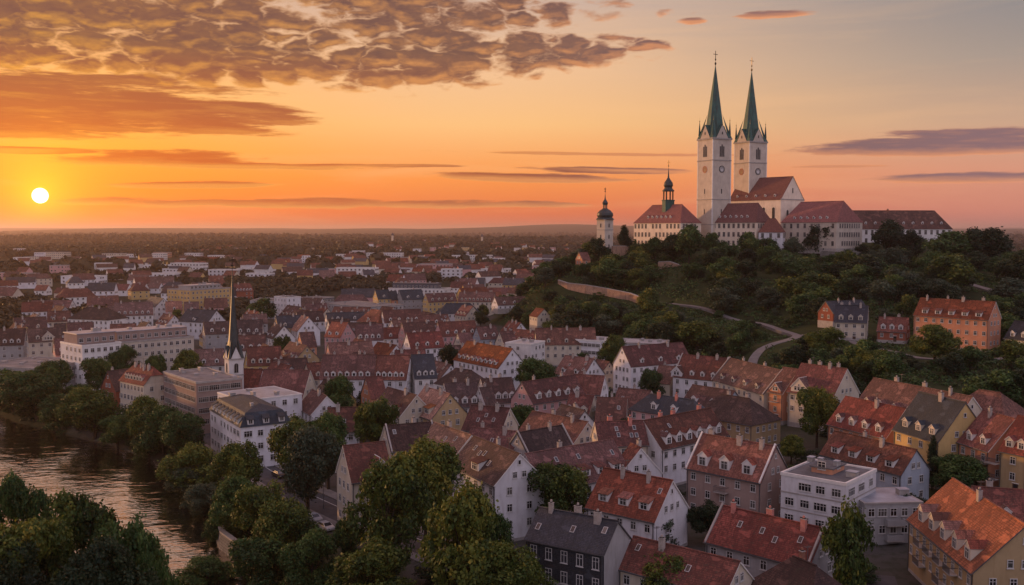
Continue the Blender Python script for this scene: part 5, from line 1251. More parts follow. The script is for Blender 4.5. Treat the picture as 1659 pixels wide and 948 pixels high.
def trunk_mesh(cen, H_=14.0, zlo=.22, R_=5.5, thick=.32, seed=1):
    rs = random.Random(seed); mb = MB()
    def limb(p, q, r0, r1, n=6, bend=.4):
        p, q = Vector(p), Vector(q); mid = (p + q) / 2 + Vector((rs.uniform(-bend, bend), rs.uniform(-bend, bend), 0)); pts = [p, mid, q]; rr = [r0, (r0 + r1) / 2, r1]
        rings = []
        for i, c in enumerate(pts):
            t = (pts[min(2, i + 1)] - pts[max(0, i - 1)]).normalized(); a = t.orthogonal().normalized(); b = t.cross(a)
            rings.append([c + (a * math.cos(2 * math.pi * k / n) + b * math.sin(2 * math.pi * k / n)) * rr[i] for k in range(n)])
        for A, B in zip(rings, rings[1:]):
            for k in range(n): mb.face([A[k], A[(k + 1) % n], B[(k + 1) % n], B[k]], 0)
    z1 = H_ * (zlo + .22)
    limb((0, 0, -1), (0, 0, z1), thick * 1.25, thick * .8, 8, .25); limb((0, 0, z1), (rs.uniform(-.4, .4), rs.uniform(-.4, .4), H_ * .8), thick * .8, thick * .15, 6)
    for c in cen[:14]:
        zb = min(z1, c[2] * .55) + rs.uniform(-.3, 1.5); limb((0, 0, max(H_ * zlo * .7, zb)), tuple(c), thick * .42, thick * .1, 5, .5)
    return mb.mesh('trunk', [BARK])
TREES = {}
def kind(key, **k):
    me, cen, rad = crown_mesh(**k)
    TREES[key] = (me, trunk_mesh(cen, k.get('H_', 14.0), k.get('zlo', .22), seed=k['seed']))
for i in range(4): kind('near%d' % i, seed=10 + i, n=15000, leaf=.27, lobes=22, m='green', clump=12)
for i in range(3): kind('front%d' % i, seed=70 + i, n=30000, leaf=.20, lobes=30, m='green', clump=16, sparse=.25, zlo=.15)
for i in range(4): kind('mid%d' % i, seed=30 + i, n=5200, leaf=.46, lobes=15, m='green', clump=8)
kind('cone0', seed=50, n=6500, leaf=.33, lobes=22, shape='cone', m='dark', zlo=.08)
kind('tall0', seed=51, n=7000, leaf=.36, lobes=20, shape='tall', m='green', zlo=.12)
kind('bush0', seed=60, n=2600, leaf=.42, lobes=12, m='green', zlo=-.25); kind('bush1', seed=61, n=2600, leaf=.42, lobes=12, m='green', zlo=-.25)
VAR = {}
def crown_of(key, m):
    if (key, m) not in VAR:
        me = TREES[key][0]
        if m != 'green' or me.materials[0] != LEAF['green']: me = me.copy(); me.name = 'crown'; me.materials[0] = LEAF[m]
        VAR[(key, m)] = me
    return VAR[(key, m)]
TPOS = []
def tree(x, y, h, r, key, m, label, cat='tree', group=None, rng=random, z=None, name=None):
    z = g(x, y) if z is None else z
    rt = root(name or ('tree' if not key.startswith('bush') else 'shrub'), (x, y, z - .1), rng.uniform(0, 6.28), label, cat, group)
    sc = (r / 5.5, r / 5.5 * rng.uniform(.92, 1.08), h / 14.0)
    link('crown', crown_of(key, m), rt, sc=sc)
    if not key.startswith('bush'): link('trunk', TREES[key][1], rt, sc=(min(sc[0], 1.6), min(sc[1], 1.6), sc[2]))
    TPOS.append((x, y, r)); return rt
def tpx(cx, ytop, w, h, key, m, label, group=None, cat='tree', ymin=60.0, Y=None, name=None):
    p = at(cx, ytop, h * .97, ymin) if Y is None else Vector((P3(cx, ytop, Y)[0], Y, 0))
    if Y is not None: h = (P3(cx, ytop, Y)[2] - g(p.x, p.y)) / .97
    r = w / 2 / FPX * p.y * 1.10
    return tree(p.x, p.y, h, r, key, m, label, cat, group, random.Random(int(cx * 31 + ytop)), name=name)
RIV = 'trees along the river bank'
T_ = 0
for i, (a, key, m, lab) in enumerate((
    ((22, 598, 90, 13.5), 'near0', 'green', 'dark green tree cut by the left edge above the river'), ((58, 607, 84, 14), 'near1', 'green', 'round tree second from the left edge above the river'),
    ((86, 588, 60, 13), 'near2', 'green', 'tree in front of the long facade of the large office building, far left'), ((88, 641, 58, 10), 'near3', 'green', 'small rounded riverside tree below the left gables'),
    ((125, 622, 44, 9), 'near0', 'green', 'small tree tucked behind the big riverside tree'), ((152, 632, 86, 14), 'near1', 'autumn', 'big broad riverside tree left of the ochre and white corner house'),
    ((190, 676, 62, 9), 'near2', 'green', 'low riverside tree in front of the big broad one'), ((229, 645, 60, 14), 'near3', 'autumn', 'riverside tree below the bright orange-red corner roof'),
    ((262, 655, 62, 15), 'near0', 'green', 'riverside tree in front of the copper-brown building'), ((240, 690, 56, 9.5), 'near1', 'green', 'dark riverside tree leaning over the water'),
    ((296, 674, 72, 13), 'near2', 'green', 'rounded tree at the foot of the slate mansard terrace'), ((312, 722, 92, 12), 'near3', 'autumn', 'wide yellow-green tree below the street end of the terrace'),
    ((308, 752, 66, 9), 'near0', 'grey', 'grey-green tree at the water edge under the wide yellow-green tree'), ((330, 785, 58, 8), 'near1', 'grey', 'pale feathery riverside tree near the stone quay'),
    ((384, 724, 76, 14), 'near2', 'autumn', 'tree between the river street and the grey-green riverside trees'), ((378, 776, 74, 13), 'near3', 'green', 'dark tree above the stone quay'),
    ((425, 780, 88, 14), 'near0', 'autumn', 'yellow-tipped tree beside the river street'), ((352, 838, 50, 6), 'near1', 'green', 'low dark tree overhanging the quay wall'),
    ((460, 818, 96, 14), 'near2', 'autumn', 'broad turning tree in front of the parked cars'), ((335, 905, 80, 6), 'near3', 'green', 'low leafy tree at the bottom edge beside the river'),
    ((420, 868, 96, 12), 'near0', 'green', 'dark tree at the bottom edge, left of the turning tree'), ((505, 872, 86, 12), 'near1', 'green', 'dark tree at the bottom edge behind the orange-tipped one'),
    ((562, 846, 46, 8), 'near2', 'green', 'small tree at the kerb in front of the cream corner house'), ((612, 880, 130, 13), 'near3', 'autumn', 'orange-tipped tree at the bottom edge below the two big street trees'))):
    tpx(*a, key, m, lab, RIV)
for a, key, m, lab in (
    ((497, 697, 86, 17), 'near1', 'grey', 'large pale green tree in front of the blue slate terrace'), ((481, 673, 76, 16), 'near0', 'autumn', 'dark olive tree behind the large pale green one'),
    ((531, 676, 66, 16), 'near2', 'green', 'dark tree right of the large pale green one'), ((552, 611, 52, 14), 'near3', 'green', 'round dark tree below the triple white row'),
    ((612, 644, 66, 16), 'near0', 'autumn', 'round olive tree in the middle of the old town roofs'), ((626, 752, 112, 20), 'near1', 'autumn', 'big yellow-tipped tree covering the cream corner house'),
    ((690, 722, 116, 19), 'near2', 'autumn', 'big tree left of the tall plain white gable'), ((759, 792, 122, 20), 'near3', 'autumn', 'tallest golden-green tree below the white gable, bottom centre'),
    ((906, 749, 92, 14), 'near0', 'autumn', 'tree in the yard between the white gable and the white red-roofed house'), ((832, 886, 98, 12), 'near1', 'autumn', 'bushy tree in front of the slate mansard house'),
    ((1084, 902, 100, 9), 'near2', 'autumn', 'yellow-leaved tree before the worn brown tile roof, bottom edge'), ((805, 838, 50, 14), 'near3', 'green', 'dark tree between the golden-green tree and the slate house'),
    ((845, 655, 50, 12), 'near0', 'green', 'dark round tree below the pink gable'), ((868, 584, 60, 13), 'near1', 'green', 'round tree right of the nine-dormer roof'),
    ((1055, 602, 44, 11), 'near2', 'green', 'round tree in front of the large white gable house'), ((994, 545, 46, 16), 'near3', 'autumn', 'autumn tree in front of the modern balcony building'),
    ((727, 555, 36, 15), 'tall0', 'dark', 'dark tree left of the nine-dormer roof'), ((427, 486, 46, 15), 'mid1', 'green', 'round tree in front of the dark school wing'),
    ((157, 578, 44, 14), 'near0', 'green', 'round tree before the corner of the large office building'), ((203, 565, 48, 14), 'near1', 'green', 'second round tree before the large office building'),
    ((252, 578, 34, 12), 'near2', 'green', 'small round tree before the yellow end of the office building'), ((301, 569, 44, 14), 'near3', 'autumn', 'autumn tinged round tree left of the spire'),
    ((1325, 625, 56, 16), 'near0', 'autumn', 'slim yellow-green tree before the right end of the dormered row'), ((1376, 812, 78, 18), 'tall0', 'autumn', 'tall pointed tree in front of the white flat-roofed block'),
    ((1512, 702, 30, 12), 'cone0', 'dark', 'narrow dark conifer before the yellow house'), ((1555, 742, 92, 8), 'near2', 'green', 'wide low tree below the yellow and peach houses'),
    ((1282, 706, 40, 7), 'near3', 'autumn', 'little reddish garden tree on the lawn below the dormered row'), ((1470, 802, 60, 7), 'near1', 'dark', 'dark garden tree between the grey wing and the bright orange-red roof'),
    ((1150, 812, 60, 8), 'near0', 'dark', 'dark garden tree behind the white house with shed dormers'), ((1195, 765, 60, 6), 'near3', 'dark', 'reddish dark garden tree in front of the pinkish brown house'),
    ((1075, 845, 50, 6), 'bush0', 'grey', 'garden shrub against the white gable wall'), ((1105, 700, 50, 7), 'near2', 'dark', 'garden tree in the yard under the six-dormer roof'),
    ((1516, 528, 66, 13), 'near3', 'autumn', 'large tree in front of the salmon-coloured building'), ((1343, 535, 60, 11), 'near1', 'autumn', 'yellow-green tree below the yellow hillside house'),
    ((1408, 565, 52, 10), 'near0', 'autumn', 'bright yellow-green tree below the low brick-red house'), ((1130, 525, 60, 12), 'mid0', 'autumn', 'yellowish tree at the foot of the hill above the dormered row'),
    ((1470, 480, 30, 10), 'mid1', 'autumn', 'bright green tree behind the low brick-red house'), ((1168, 470, 46, 12), 'mid2', 'grey', 'pale tree just below the hill road'),
    ((1296, 438, 60, 16), 'mid3', 'autumn', 'big olive tree in the middle of the slope'), ((1052, 470, 34, 14), 'mid1', 'autumn', 'tree hiding the right end of the long sandstone wall'),
    ((1011.6, 363, 30, 16), 'cone0', 'dark', 'dark spreading conifer beside the onion-domed tower'), ((1117, 370, 48, 20), 'mid0', 'green', 'large tree hiding the corner of the first monastery wing'),
    ((1156, 380, 36, 15), 'mid1', 'green', 'tree before the wing right of the tall left tower'), ((1213, 379, 32, 15), 'mid2', 'green', 'tree before the small white annex'),
    ((1326, 360, 50, 22), 'mid3', 'dark', 'large dark tree before the ochre monastery wing'), ((1443, 362, 52, 21), 'mid0', 'dark', 'tall dark tree before the long white monastery wing'),
    ((1476, 376, 38, 18), 'mid1', 'dark', 'dark tree right of the tall one before the white wing'), ((1540, 379, 66, 18), 'mid2', 'green', 'wide round tree at the right end of the white wing'),
    ((1566, 366, 34, 18), 'mid3', 'dark', 'small tree rising behind the wide round one, hilltop right'), ((1604, 376, 62, 20), 'mid0', 'dark', 'large dark tree on the hilltop against the far plain, right'),
    ((1545, 418, 64, 17), 'mid1', 'autumn', 'reddish brown tree below the hilltop, right'), ((1652, 412, 46, 15), 'mid2', 'dark', 'dark tree cut by the right edge on the hilltop'),
    ((1459, 430, 50, 15), 'mid3', 'grey', 'grey-green tree left of the upper road'), ((1640, 455, 60, 13), 'mid0', 'grey', 'grey-green tree beside the upper road at the right edge'),
    ((1062, 388, 34, 13), 'mid0', 'green', 'round tree at the foot of the first wing, below its turret'), ((1090, 383, 36, 14), 'mid2', 'dark', 'dark tree at the foot of the first wing, right half'),
    ((1180, 388, 30, 13), 'mid3', 'green', 'tree before the middle of the wing right of the left tower'), ((1246, 388, 34, 13), 'mid1', 'green', 'round tree below the small white annex'),
    ((1284, 388, 34, 13), 'mid0', 'grey', 'grey-green tree below the left end of the ochre wing'), ((1398, 398, 30, 11), 'mid2', 'dark', 'low dark tree where the ochre and white wings meet'),
    ((1032, 392, 24, 10), 'mid3', 'autumn', 'small turning tree at the left end of the first wing'),
    ((970, 388, 30, 14), 'mid1', 'dark', 'dark tree below the onion-domed tower')):
    yl = 60 if a[1] > 440 else 430
    tpx(*a, key, m, lab, None, 'tree' if 'shrub' not in lab else 'shrub', yl)
# foreground trees on the near bank
for a, lab, key, m in (((25, 772, 90), 'open-branched tree at the left edge, rising highest over the water', 'front0', 'green'), ((118, 812, 150), 'leafy foreground tree left of centre of the near clump', 'front1', 'autumn'),
                  ((205, 842, 130), 'foreground tree at the right end of the near clump', 'front2', 'green'), ((40, 845, 160), 'broad foreground tree at the bottom left corner', 'front0', 'autumn'),
                  ((150, 882, 170), 'lowest foreground tree at the bottom edge of the near clump', 'front1', 'dark'), ((250, 900, 80), 'small foreground tree reaching over the river at the bottom edge', 'front2', 'green'),
                  ((-10, 880, 150), 'foreground tree cut by the left edge near the bottom corner', 'front2', 'dark')):
    Y = {772: 97, 812: 93, 842: 90, 845: 86, 882: 82, 900: 86, 880: 82}[a[1]]
    tpx(a[0], a[1], a[2], 0, key, m, lab, 'foreground trees on the near bank', Y=Y)

# ---- the many trees of the hill
def road_d(x, y):
    best = 1e9
    for pts in ROADS:
        for (x0, y0), (x1, y1) in zip(pts, pts[1:]):
            dx, dy = x1 - x0, y1 - y0; t = max(0, min(1, ((x - x0) * dx + (y - y0) * dy) / (dx * dx + dy * dy + 1e-9)))
            best = min(best, math.hypot(x - x0 - t * dx, y - y0 - t * dy))
    return best
def foot_d(x, y):
    best = 1e9
    for fx, fy, a, L, W in FOOT:
        dx, dy = x - fx, y - fy; u = abs(dx * math.cos(a) + dy * math.sin(a)) - L / 2; v = abs(-dx * math.sin(a) + dy * math.cos(a)) - W / 2
        best = min(best, math.hypot(max(u, 0), max(v, 0)) if max(u, v) > 0 else max(u, v))
    return best
LAWN = [P3(*q)[:2] + (rr,) for q, rr in (((1335, 436, 530), 13), ((1318, 428, 545), 10), ((1250, 548, 380), 9), ((1600, 492, 425), 9), ((1290, 555, 362), 7), ((1570, 480, 440), 6), ((1400, 440, 520), 6))]
def zone(x, y, z, px, py):
    if z > 38: return 'close under the walls of the monastery, ' + ('before the onion tower' if px < 1030 else 'before the left wing' if px < 1140 else 'before the church' if px < 1270 else 'before the ochre wing' if px < 1400 else 'before the white wing')
    if px < 900: return 'on the left edge of the hill above the red roofs'
    if px < 1060: return ('above the sandstone wall, below the onion tower' if py < 462 else 'below the long sandstone wall')
    if px < 1300: return ('high on the slope below the church' if py < 440 else 'on the middle slope just above the hill road' if py < 500 else 'between the hill road and the dormered row')
    if px < 1480: return ('on the upper slope below the ochre wing' if py < 440 else 'on the slope above the yellow hillside house' if py < 500 else 'below the yellow hillside house and its brick neighbour')
    return ('on the hilltop at the right, before the far plain' if py < 420 else 'beside the upper road at the right' if py < 480 else 'behind or below the salmon building at the right')
rng = random.Random(5); N_h = 0; N_s = 0; tries = 0
KINDS4 = ('mid0', 'mid1', 'mid2', 'mid3')
while N_h < 250 and tries < 30000:
    tries += 1
    y = rng.uniform(290, 640); x = rng.uniform(-5, .56 * y)
    if N_h < 75: y = rng.uniform(400, 575); x = rng.uniform(-4, 75)
    elif N_h < 100: y = rng.uniform(235, 330); x = rng.uniform(90, .56 * y)
    z = g(x, y)
    if z < 1.0 or (y > 580 and z > 40): continue
    big = rng.random(); h = rng.uniform(8.5, 14) if y > 400 else rng.uniform(6.5, 10); r = h * rng.uniform(.52, .68)
    if z > 30 and y > 520: h *= .75; r *= .85
    top = proj(x, y, z + h)[1]; pxx = proj(x, y, z)[0]
    if 1020 < pxx < 1560 and top < 398: continue
    if foot_d(x, y) < r * .8 + 1.2 or road_d(x, y) < r + (1.0 if pxx < 1060 else .2): continue
    # the sight line to the hill road and its wall stays open: trees just in front of them are low
    blocked = False; lim = None
    if z < 30 and pxx < 1310:
        for pts in ROADS:
            for q in pts:
                if q[1] > y and q[1] - y < 70:
                    c_ = proj(q[0], q[1], g(*q[:2]) + (.5 if pxx > 1060 else -3.8))
                    if abs(c_[0] - pxx) < 20: lim = max(lim or 0, c_[1])
    if lim is not None:
        for f_ in (1, .8, .65, .5, .4, .3):
            if proj(x, y, z + h * f_)[1] > lim - 1: break
        else: continue
        h *= f_; r *= max(f_, .55); top = proj(x, y, z + h)[1]
    for fx, fy, a_, L_, W_0 in FOOT:      # houses on the hill stay visible
        if g(fx, fy) > 3 and fy > y and fy - y < 70:
            p = proj(fx, fy, g(fx, fy) + 3.5)
            if abs(p[0] - pxx) < (L_ / 2 + r) / fy * FPX and top < p[1]: blocked = True
    if blocked: continue
    if any(math.hypot(x - a, y - b) < r + c for a, b, c in LAWN): continue
    if any((x - a) ** 2 + (y - b) ** 2 < (.56 * (r + c)) ** 2 for a, b, c in TPOS): continue
    m = rng.choices(('green', 'autumn', 'dark', 'grey'), (.42, .2, .26, .12))[0]
    lab = {'green': 'green broadleaf tree', 'autumn': 'olive and yellow broadleaf tree', 'dark': 'very dark broadleaf tree', 'grey': 'grey-green feathery tree'}[m] + ' ' + zone(x, y, z, pxx, top)
    tree(x, y, h, r, rng.choice(KINDS4), m, lab, 'tree', 'hillside trees', rng); N_h += 1
tries = 0
while N_s < 165 and tries < 40000:
    tries += 1
    y = rng.uniform(290, 600); x = rng.uniform(0, .56 * y); z = g(x, y)
    if z < 1.2: continue
    h = rng.uniform(2.6, 5.6); r = h * rng.uniform(.6, .85)
    if foot_d(x, y) < r + .5 or road_d(x, y) < r + 2.2: continue
    if any(math.hypot(x - a, y - b) < c for a, b, c in LAWN): continue
    if any((x - a) ** 2 + (y - b) ** 2 < (.55 * (r + c * .8)) ** 2 for a, b, c in TPOS): continue
    m = rng.choices(('green', 'autumn', 'dark', 'grey'), (.4, .15, .25, .2))[0]
    tree(x, y, h, r, rng.choice(('bush0', 'bush1')), m, 'low shrub in the undergrowth between the hillside trees', 'shrub', 'hillside shrubs', rng); N_s += 1
print('OUT hill', N_h, N_s)

# ---- bushes hanging over the river bank, and garden shrubs in the yards
rng = random.Random(77)
for i in range(52):
    y = 150 + (i + rng.random()) / 52 * 215; bx = bank_x(y); off = rng.uniform(1.5, 7)
    x = bx + off * .757; yy = y + off * .652
    if foot_d(x, yy) < 3: continue
    h = rng.uniform(2.6, 4.6) * (1.5 if y > 245 else 1); tree(x, yy, h, h * rng.uniform(.5, .7), rng.choice(('bush0', 'bush1')), rng.choice(('dark', 'green', 'green')), ('bush overhanging the river above the foreground trees', 'bush at the water edge below the orange-red corner roof', 'bush at the water edge near the left edge')[0 if y < 215 else 1 if y < 290 else 2], 'shrub', 'bushes along the river bank', rng)
k = 0; tries = 0
STP = [(-190, 420), (-128, 330), (-82, 262), (-46, 204), (-30, 184), (-6, 158), (14, 136), (40, 112)]
ROADS_ALL = ROADS; ROADS = [STP]
while k < 72 and tries < 9000:
    tries += 1
    y = rng.uniform(140, 330); pxx = rng.uniform(560, 1700); x = (pxx - 829.5) / FPX * y
    h = rng.uniform(1.8, 4.5); r = h * rng.uniform(.6, .9)
    if foot_d(x, y) < r * .7 + .3 or road_d(x, y) < r + 7 or any(math.hypot(x - a, y - b) < (r + c) * .4 for a, b, c in TPOS): continue
    tree(x, y, h, r, rng.choice(('bush0', 'bush1')), rng.choice(('dark', 'green', 'autumn', 'dark')), 'garden shrub in a yard between the houses', 'shrub', 'garden shrubs in the yards', rng); k += 1
print('OUT shrubs', k)

# ---- undergrowth of the slope: nobody could count it
def undergrowth():
    rs = np.random.RandomState(8); pts = []
    for _ in range(16000):
        y = rs.uniform(280, 620); x = rs.uniform(-5, .56 * y); z = g(x, y)
        if z < 1.3 or z > 42.5 or foot_d(x, y) < 1.5 or road_d(x, y) < (3.0 if x > 95 else 5.5): continue
        if any(math.hypot(x - a, y - b) < c for a, b, c in LAWN): continue
        if x > 95 and math.sin(x * .13 + 2 * math.sin(y * .05)) + math.sin(y * .11) < -.7: continue
        pts.append((x, y, z, rs.uniform(.5, 1.6) if x > 95 else rs.uniform(1.1, 2.7)))
    P = np.array(pts); per = 9; N = len(P) * per; idx = np.repeat(np.arange(len(P)), per)
    d = rs.normal(size=(N, 3)); d[:, 2] = np.abs(d[:, 2]) + .1; d /= np.linalg.norm(d, axis=1)[:, None]; S = P[idx, 3][:, None]
    c = P[idx, :3] + d * S * np.array([1.2, 1.2, .9]); t = rs.normal(size=d.shape); a = np.cross(d, t); a /= np.linalg.norm(a, axis=1)[:, None]; b = np.cross(d, a); s_ = (.36 + .10 * S) * rs.uniform(.5, 1.2, (N, 1))
    V = np.stack([c - a * s_, c - b * s_ * .7, c + a * s_, c + b * s_ * .7], 1).reshape(-1, 3)
    me = bpy.data.meshes.new('undergrowth'); me.vertices.add(4 * N); me.vertices.foreach_set('co', V.ravel()); me.loops.add(4 * N); me.loops.foreach_set('vertex_index', np.arange(4 * N, dtype=np.int32))
    me.polygons.add(N); me.polygons.foreach_set('loop_start', np.arange(0, 4 * N, 4, dtype=np.int32)); me.polygons.foreach_set('loop_total', np.full(N, 4, np.int32))
    at_ = me.attributes.new('tint', 'FLOAT', 'FACE'); at_.data.foreach_set('value', np.clip(rs.normal(.4, .2, len(P))[idx] + rs.normal(0, .08, N), 0, 1).astype(np.float32))
    me.materials.append(LEAF['green']); me.update(); tag(link('undergrowth', me), 'low undergrowth covering the hillside between trees', kind='stuff')
ROADS = ROADS_ALL; undergrowth()
# ------------------------------------------------------------------ small old-town houses and garden trees between the traced ones
rng = random.Random(21)
RN = dict(b='brown-red', r='red', d='dark brown', s='slate-grey', R='bright red'); WN = dict(w='white', c='cream', l='white', y='yellow', g='grey', p='pink')
def pick_house(x, y, roofs, walls):
    px = proj(x, y, 3)[0]; r_, w_ = rng.choice(roofs), rng.choice(walls)
    if y < 600:
        zn = 'left of the spire' if px < 370 else 'right of the spire' if px < 560 else 'left of the nine-dormer roof' if px < 740 else 'near the hill foot'
        ds = 'in the front rows' if y < 330 else 'in the middle rows' if y < 450 else 'in the back rows'
        return r_, w_, 'small %s house with %s roof %s, %s' % (WN[w_], RN[r_], zn, ds)
    zn = 'left of the yellow school block' if px < 250 else 'behind the spire tip' if px < 420 else 'beyond the white cubic building' if px < 620 else 'behind the yellow gables' if px < 760 else 'before the pink and white block'
    return r_, w_, 'distant %s house with %s roof %s' % (WN[w_], RN[r_], zn)
n_f = 0; tries = 0
ROW_LAB = 'small plain old town house showing little but its brown-red roof between taller neighbours'
while n_f < 52 and tries < 6000:
    tries += 1
    y = rng.uniform(235, 600); pxx = rng.uniform(330 if y < 420 else 20, 1000)
    x = (pxx - 829.5) / FPX * y
    if g(x, y) > .6 or x < bank_x(y) + 34: continue
    L, W = rng.uniform(10, 17), rng.uniform(8.5, 10.5); a = rng.choice((R(28), R(-45), R(20), R(-58))) + rng.uniform(-.1, .1)
    if foot_d(x, y) < L * .5 + .5 or any(math.hypot(x - p, y - q) < r * .7 + L / 2 for p, q, r in TPOS): continue
    He = rng.uniform(4.8, 6.4)
    r_, w_, lb = pick_house(x, y, 'bbbrdd', 'wclyg')
    house(x, y, 0, a, L, W, He, He + W / 2 * math.tan(R(46)), r_, w_, lb, nd=rng.choice((0, 0, 2, 3)), nch=rng.choice((1, 2)), group='small houses filling the old town', lod=1, sky_n=rng.choice((0, 2)))
    n_f += 1
n_t = 0; tries = 0
while n_t < 34 and tries < 8000:
    tries += 1
    y = rng.uniform(170, 640); pxx = rng.uniform(20, 1500); x = (pxx - 829.5) / FPX * y
    if g(x, y) > 2.0 or x < bank_x(y) + 26: continue
    h = rng.uniform(6, 9.0) if y > 230 else rng.uniform(3.5, 5.5); r = h * .45
    if foot_d(x, y) < r + .6 or any(math.hypot(x - p, y - q) < (r + c) * .9 for p, q, c in TPOS): continue
    tree(x, y, h, r, 'mid%d' % rng.randrange(4), rng.choice(('green', 'autumn', 'dark')), 'small garden tree squeezed between the old town houses', 'tree', 'garden trees in the old town', rng); n_t += 1

# ------------------------------------------------------------------ buildings of the outer town, each where the photograph has it
OUT = 'white and cream buildings far out among the woods'
def far_flat(x0, x1, yt, yb, wall, lab, top='z', az=-6, **k):
    b = at((x0 + x1) / 2, yb, 0); Y = b.y; m_ = Y / FPX
    L = (x1 - x0) * m_ / max(.35, math.cos(R(az))) ; hgt = max(4, (yb - yt) * m_)
    return block_at(lab, b.x, b.y, b.z, R(az), L, min(18, L * .6), hgt, wall, top, rows=max(1, min(4, int(hgt / 3.6))), cols=max(2, min(14, int(L / 4.5))), group='scattered blocks in the far woods' if 'block in the woods' in lab else None, vents=2 if Y < 1300 else 0, lod=2, ww=2.0, wh=1.7, sh=max(3.2, hgt / max(1, min(4, int(hgt / 3.6))) ), glaz='plain', parapet=.5, name='apartment_block' if L > 25 else 'flat_roofed_building')
def far_gable(x0, x1, yt, yb, wall, roof, lab, az=-6, group=None, nd=0, frac=.5, win=1):
    b = at((x0 + x1) / 2, yb, 0); m_ = b.y / FPX; L = (x1 - x0) * m_; hgt = max(5, (yb - yt) * m_); He = hgt * frac
    W = min(14, max(7, (hgt - He) * 2 / .9))
    return house(b.x, b.y, b.z, R(az), L, W, He, hgt, roof, wall, lab, nd=nd, nch=1 if b.y < 1300 else 0, group=group, lod=2, win=win if b.y < 1500 else 0, ww=1.4, wh=1.5, style='hip' if L > 26 else 'gable', cols=max(2, min(10, int(L / 4))))
for a in ((105, 168, 447, 459, 'l', 'long white apartment block left of the sun-glow, above dark trees'), (37, 61, 443, 451, 'p', 'small pinkish flat block under the sun'), (0, 22, 442, 454, 'p', 'pinkish block cut by the left edge under the sun'),
          (211, 231, 444, 451, 'p', 'short white block with yellowish lights between dark trees, left'), (240, 289, 443, 454, 'l', 'pale block above the tall yellow school block'),
          (342, 384, 437, 453, 'l', 'white block directly left of the spire tip'), (386, 412, 435, 444, 'w', 'white block right of the spire tip'), (402, 442, 443, 453, 'l', 'low white block behind the brick-red building'),
          (430, 446, 437, 444, 'w', 'small white block at the edge of the wood, left of centre'), (516, 533, 437, 446, 'g', 'small grey block hidden in the central wood'), (548, 611, 434, 453, 'w', 'large white villa-like block in the wood, left of centre'),
          (595, 653, 410, 421, 'w', 'long pale block far out in the plain, left of centre'), (743, 755, 409, 418, 'w', 'tiny white block far out, centre'), (679, 732, 428, 441, 'p', 'long block with a pink left half, centre distance'),
          (716, 748, 436, 452, 'l', 'white block with bluish windows under the pink-ended one'), (771, 791, 425, 433, 'w', 'small white block above the centre woods'), (840, 856, 426, 438, 'w', 'white tower-like block left of the hill'),
          (863, 905, 431, 450, 'p', 'pink and white block with a hipped zinc roof touching the hill trees'), (660, 675, 439, 447, 'w', 'low white hall left of the bluish-windowed block'), (600, 612, 440, 449, 'l', 'white corner block at the right of the central wood'),
          (481, 493, 403, 408, 'y', 'tiny yellow block far out, left of centre'), (505, 520, 402, 408, 'o', 'tiny ochre block far out, left of centre'), (605, 614, 400, 406, 'k', 'tiny orange block far out near the first tall tower'),
          (697, 706, 401, 407, 'p', 'tiny pinkish block far out, centre'), (711, 723, 401, 408, 'k', 'tiny salmon block far out, centre'), (748, 760, 401, 406, 'y', 'tiny yellow block left of the second tall tower'),
          (764, 775, 402, 408, 'o', 'tiny ochre block beside the second tall tower'), (833, 843, 402, 407, 'w', 'tiny white block far out, right of centre'), (846, 855, 401, 407, 'y', 'tiny yellow block far out, right of centre'),
          (858, 866, 401, 407, 'o', 'tiny orange-yellow block far out, right of centre'), (872, 886, 401, 407, 'p', 'tiny pink block far out, right of centre'), (891, 900, 401, 406, 'p', 'tiny pale pink block far out left of the hill'),
          (832, 848, 411, 418, 'y', 'small yellow block in the plain, right of centre'), (676, 690, 410, 415, 'p', 'tiny pinkish block in the plain, centre'), (190, 236, 412, 417, 'w', 'low white row far out left, under the sun-glow'),
          (1630, 1640, 386, 391, 'k', 'tiny reddish block in the far plain, right edge'), (1612, 1622, 384, 388, 'w', 'tiny pale block in the far plain, right edge')):
    far_flat(*a)
for a in ((180, 211, 460, 479, 'w', 'b', 'white house with brown-red hipped roof in the trees, upper left'), (142, 161, 465, 480, 'w', 'b', 'smaller house left of the white hipped one, upper left'), (0, 27, 465, 492, 'l', 'b', 'white house with red roof at the left edge, upper left'),
          (215, 238, 459, 476, 'w', 'b', 'red-roofed house right of the white hipped one, upper left'), (242, 262, 458, 475, 'l', 'b', 'red-roofed house beside the yellow school block'), (60, 80, 462, 478, 'w', 'r', 'red-roofed house in the orange glow, upper left'),
          (92, 112, 466, 482, 'c', 'b', 'brown-roofed house right of the orange glow'), (746, 770, 452, 466, 'w', 'b', 'brown-red roof with white chimney, centre distance'), (792, 838, 450, 466, 'c', 'b', 'long brown-red roof left of the pink and white block'),
          (766, 786, 450, 468, 'g', 's', 'grey-roofed house between brown-red roofs, centre distance'), (838, 862, 453, 470, 'c', 'd', 'dark roof just below the pink and white block'), (775, 812, 466, 482, 'w', 'b', 'white-walled row with mottled roof, centre distance'),
          (812, 856, 466, 484, 'p', 'r', 'pink-walled row with red roof left of the hill trees'), (650, 664, 436, 444, 'w', 'b', 'small brown-roofed house in the central distance'), (735, 752, 462, 478, 'w', 'b', 'brown-roofed house right of the dark attic building')):
    far_gable(*a)
rng = random.Random(9); NAMED = list(FOOT)
FARBOX = []; k = 0; tries = 0
DL = 'house of the outer districts, a brown-red roof among trees well beyond the old town'
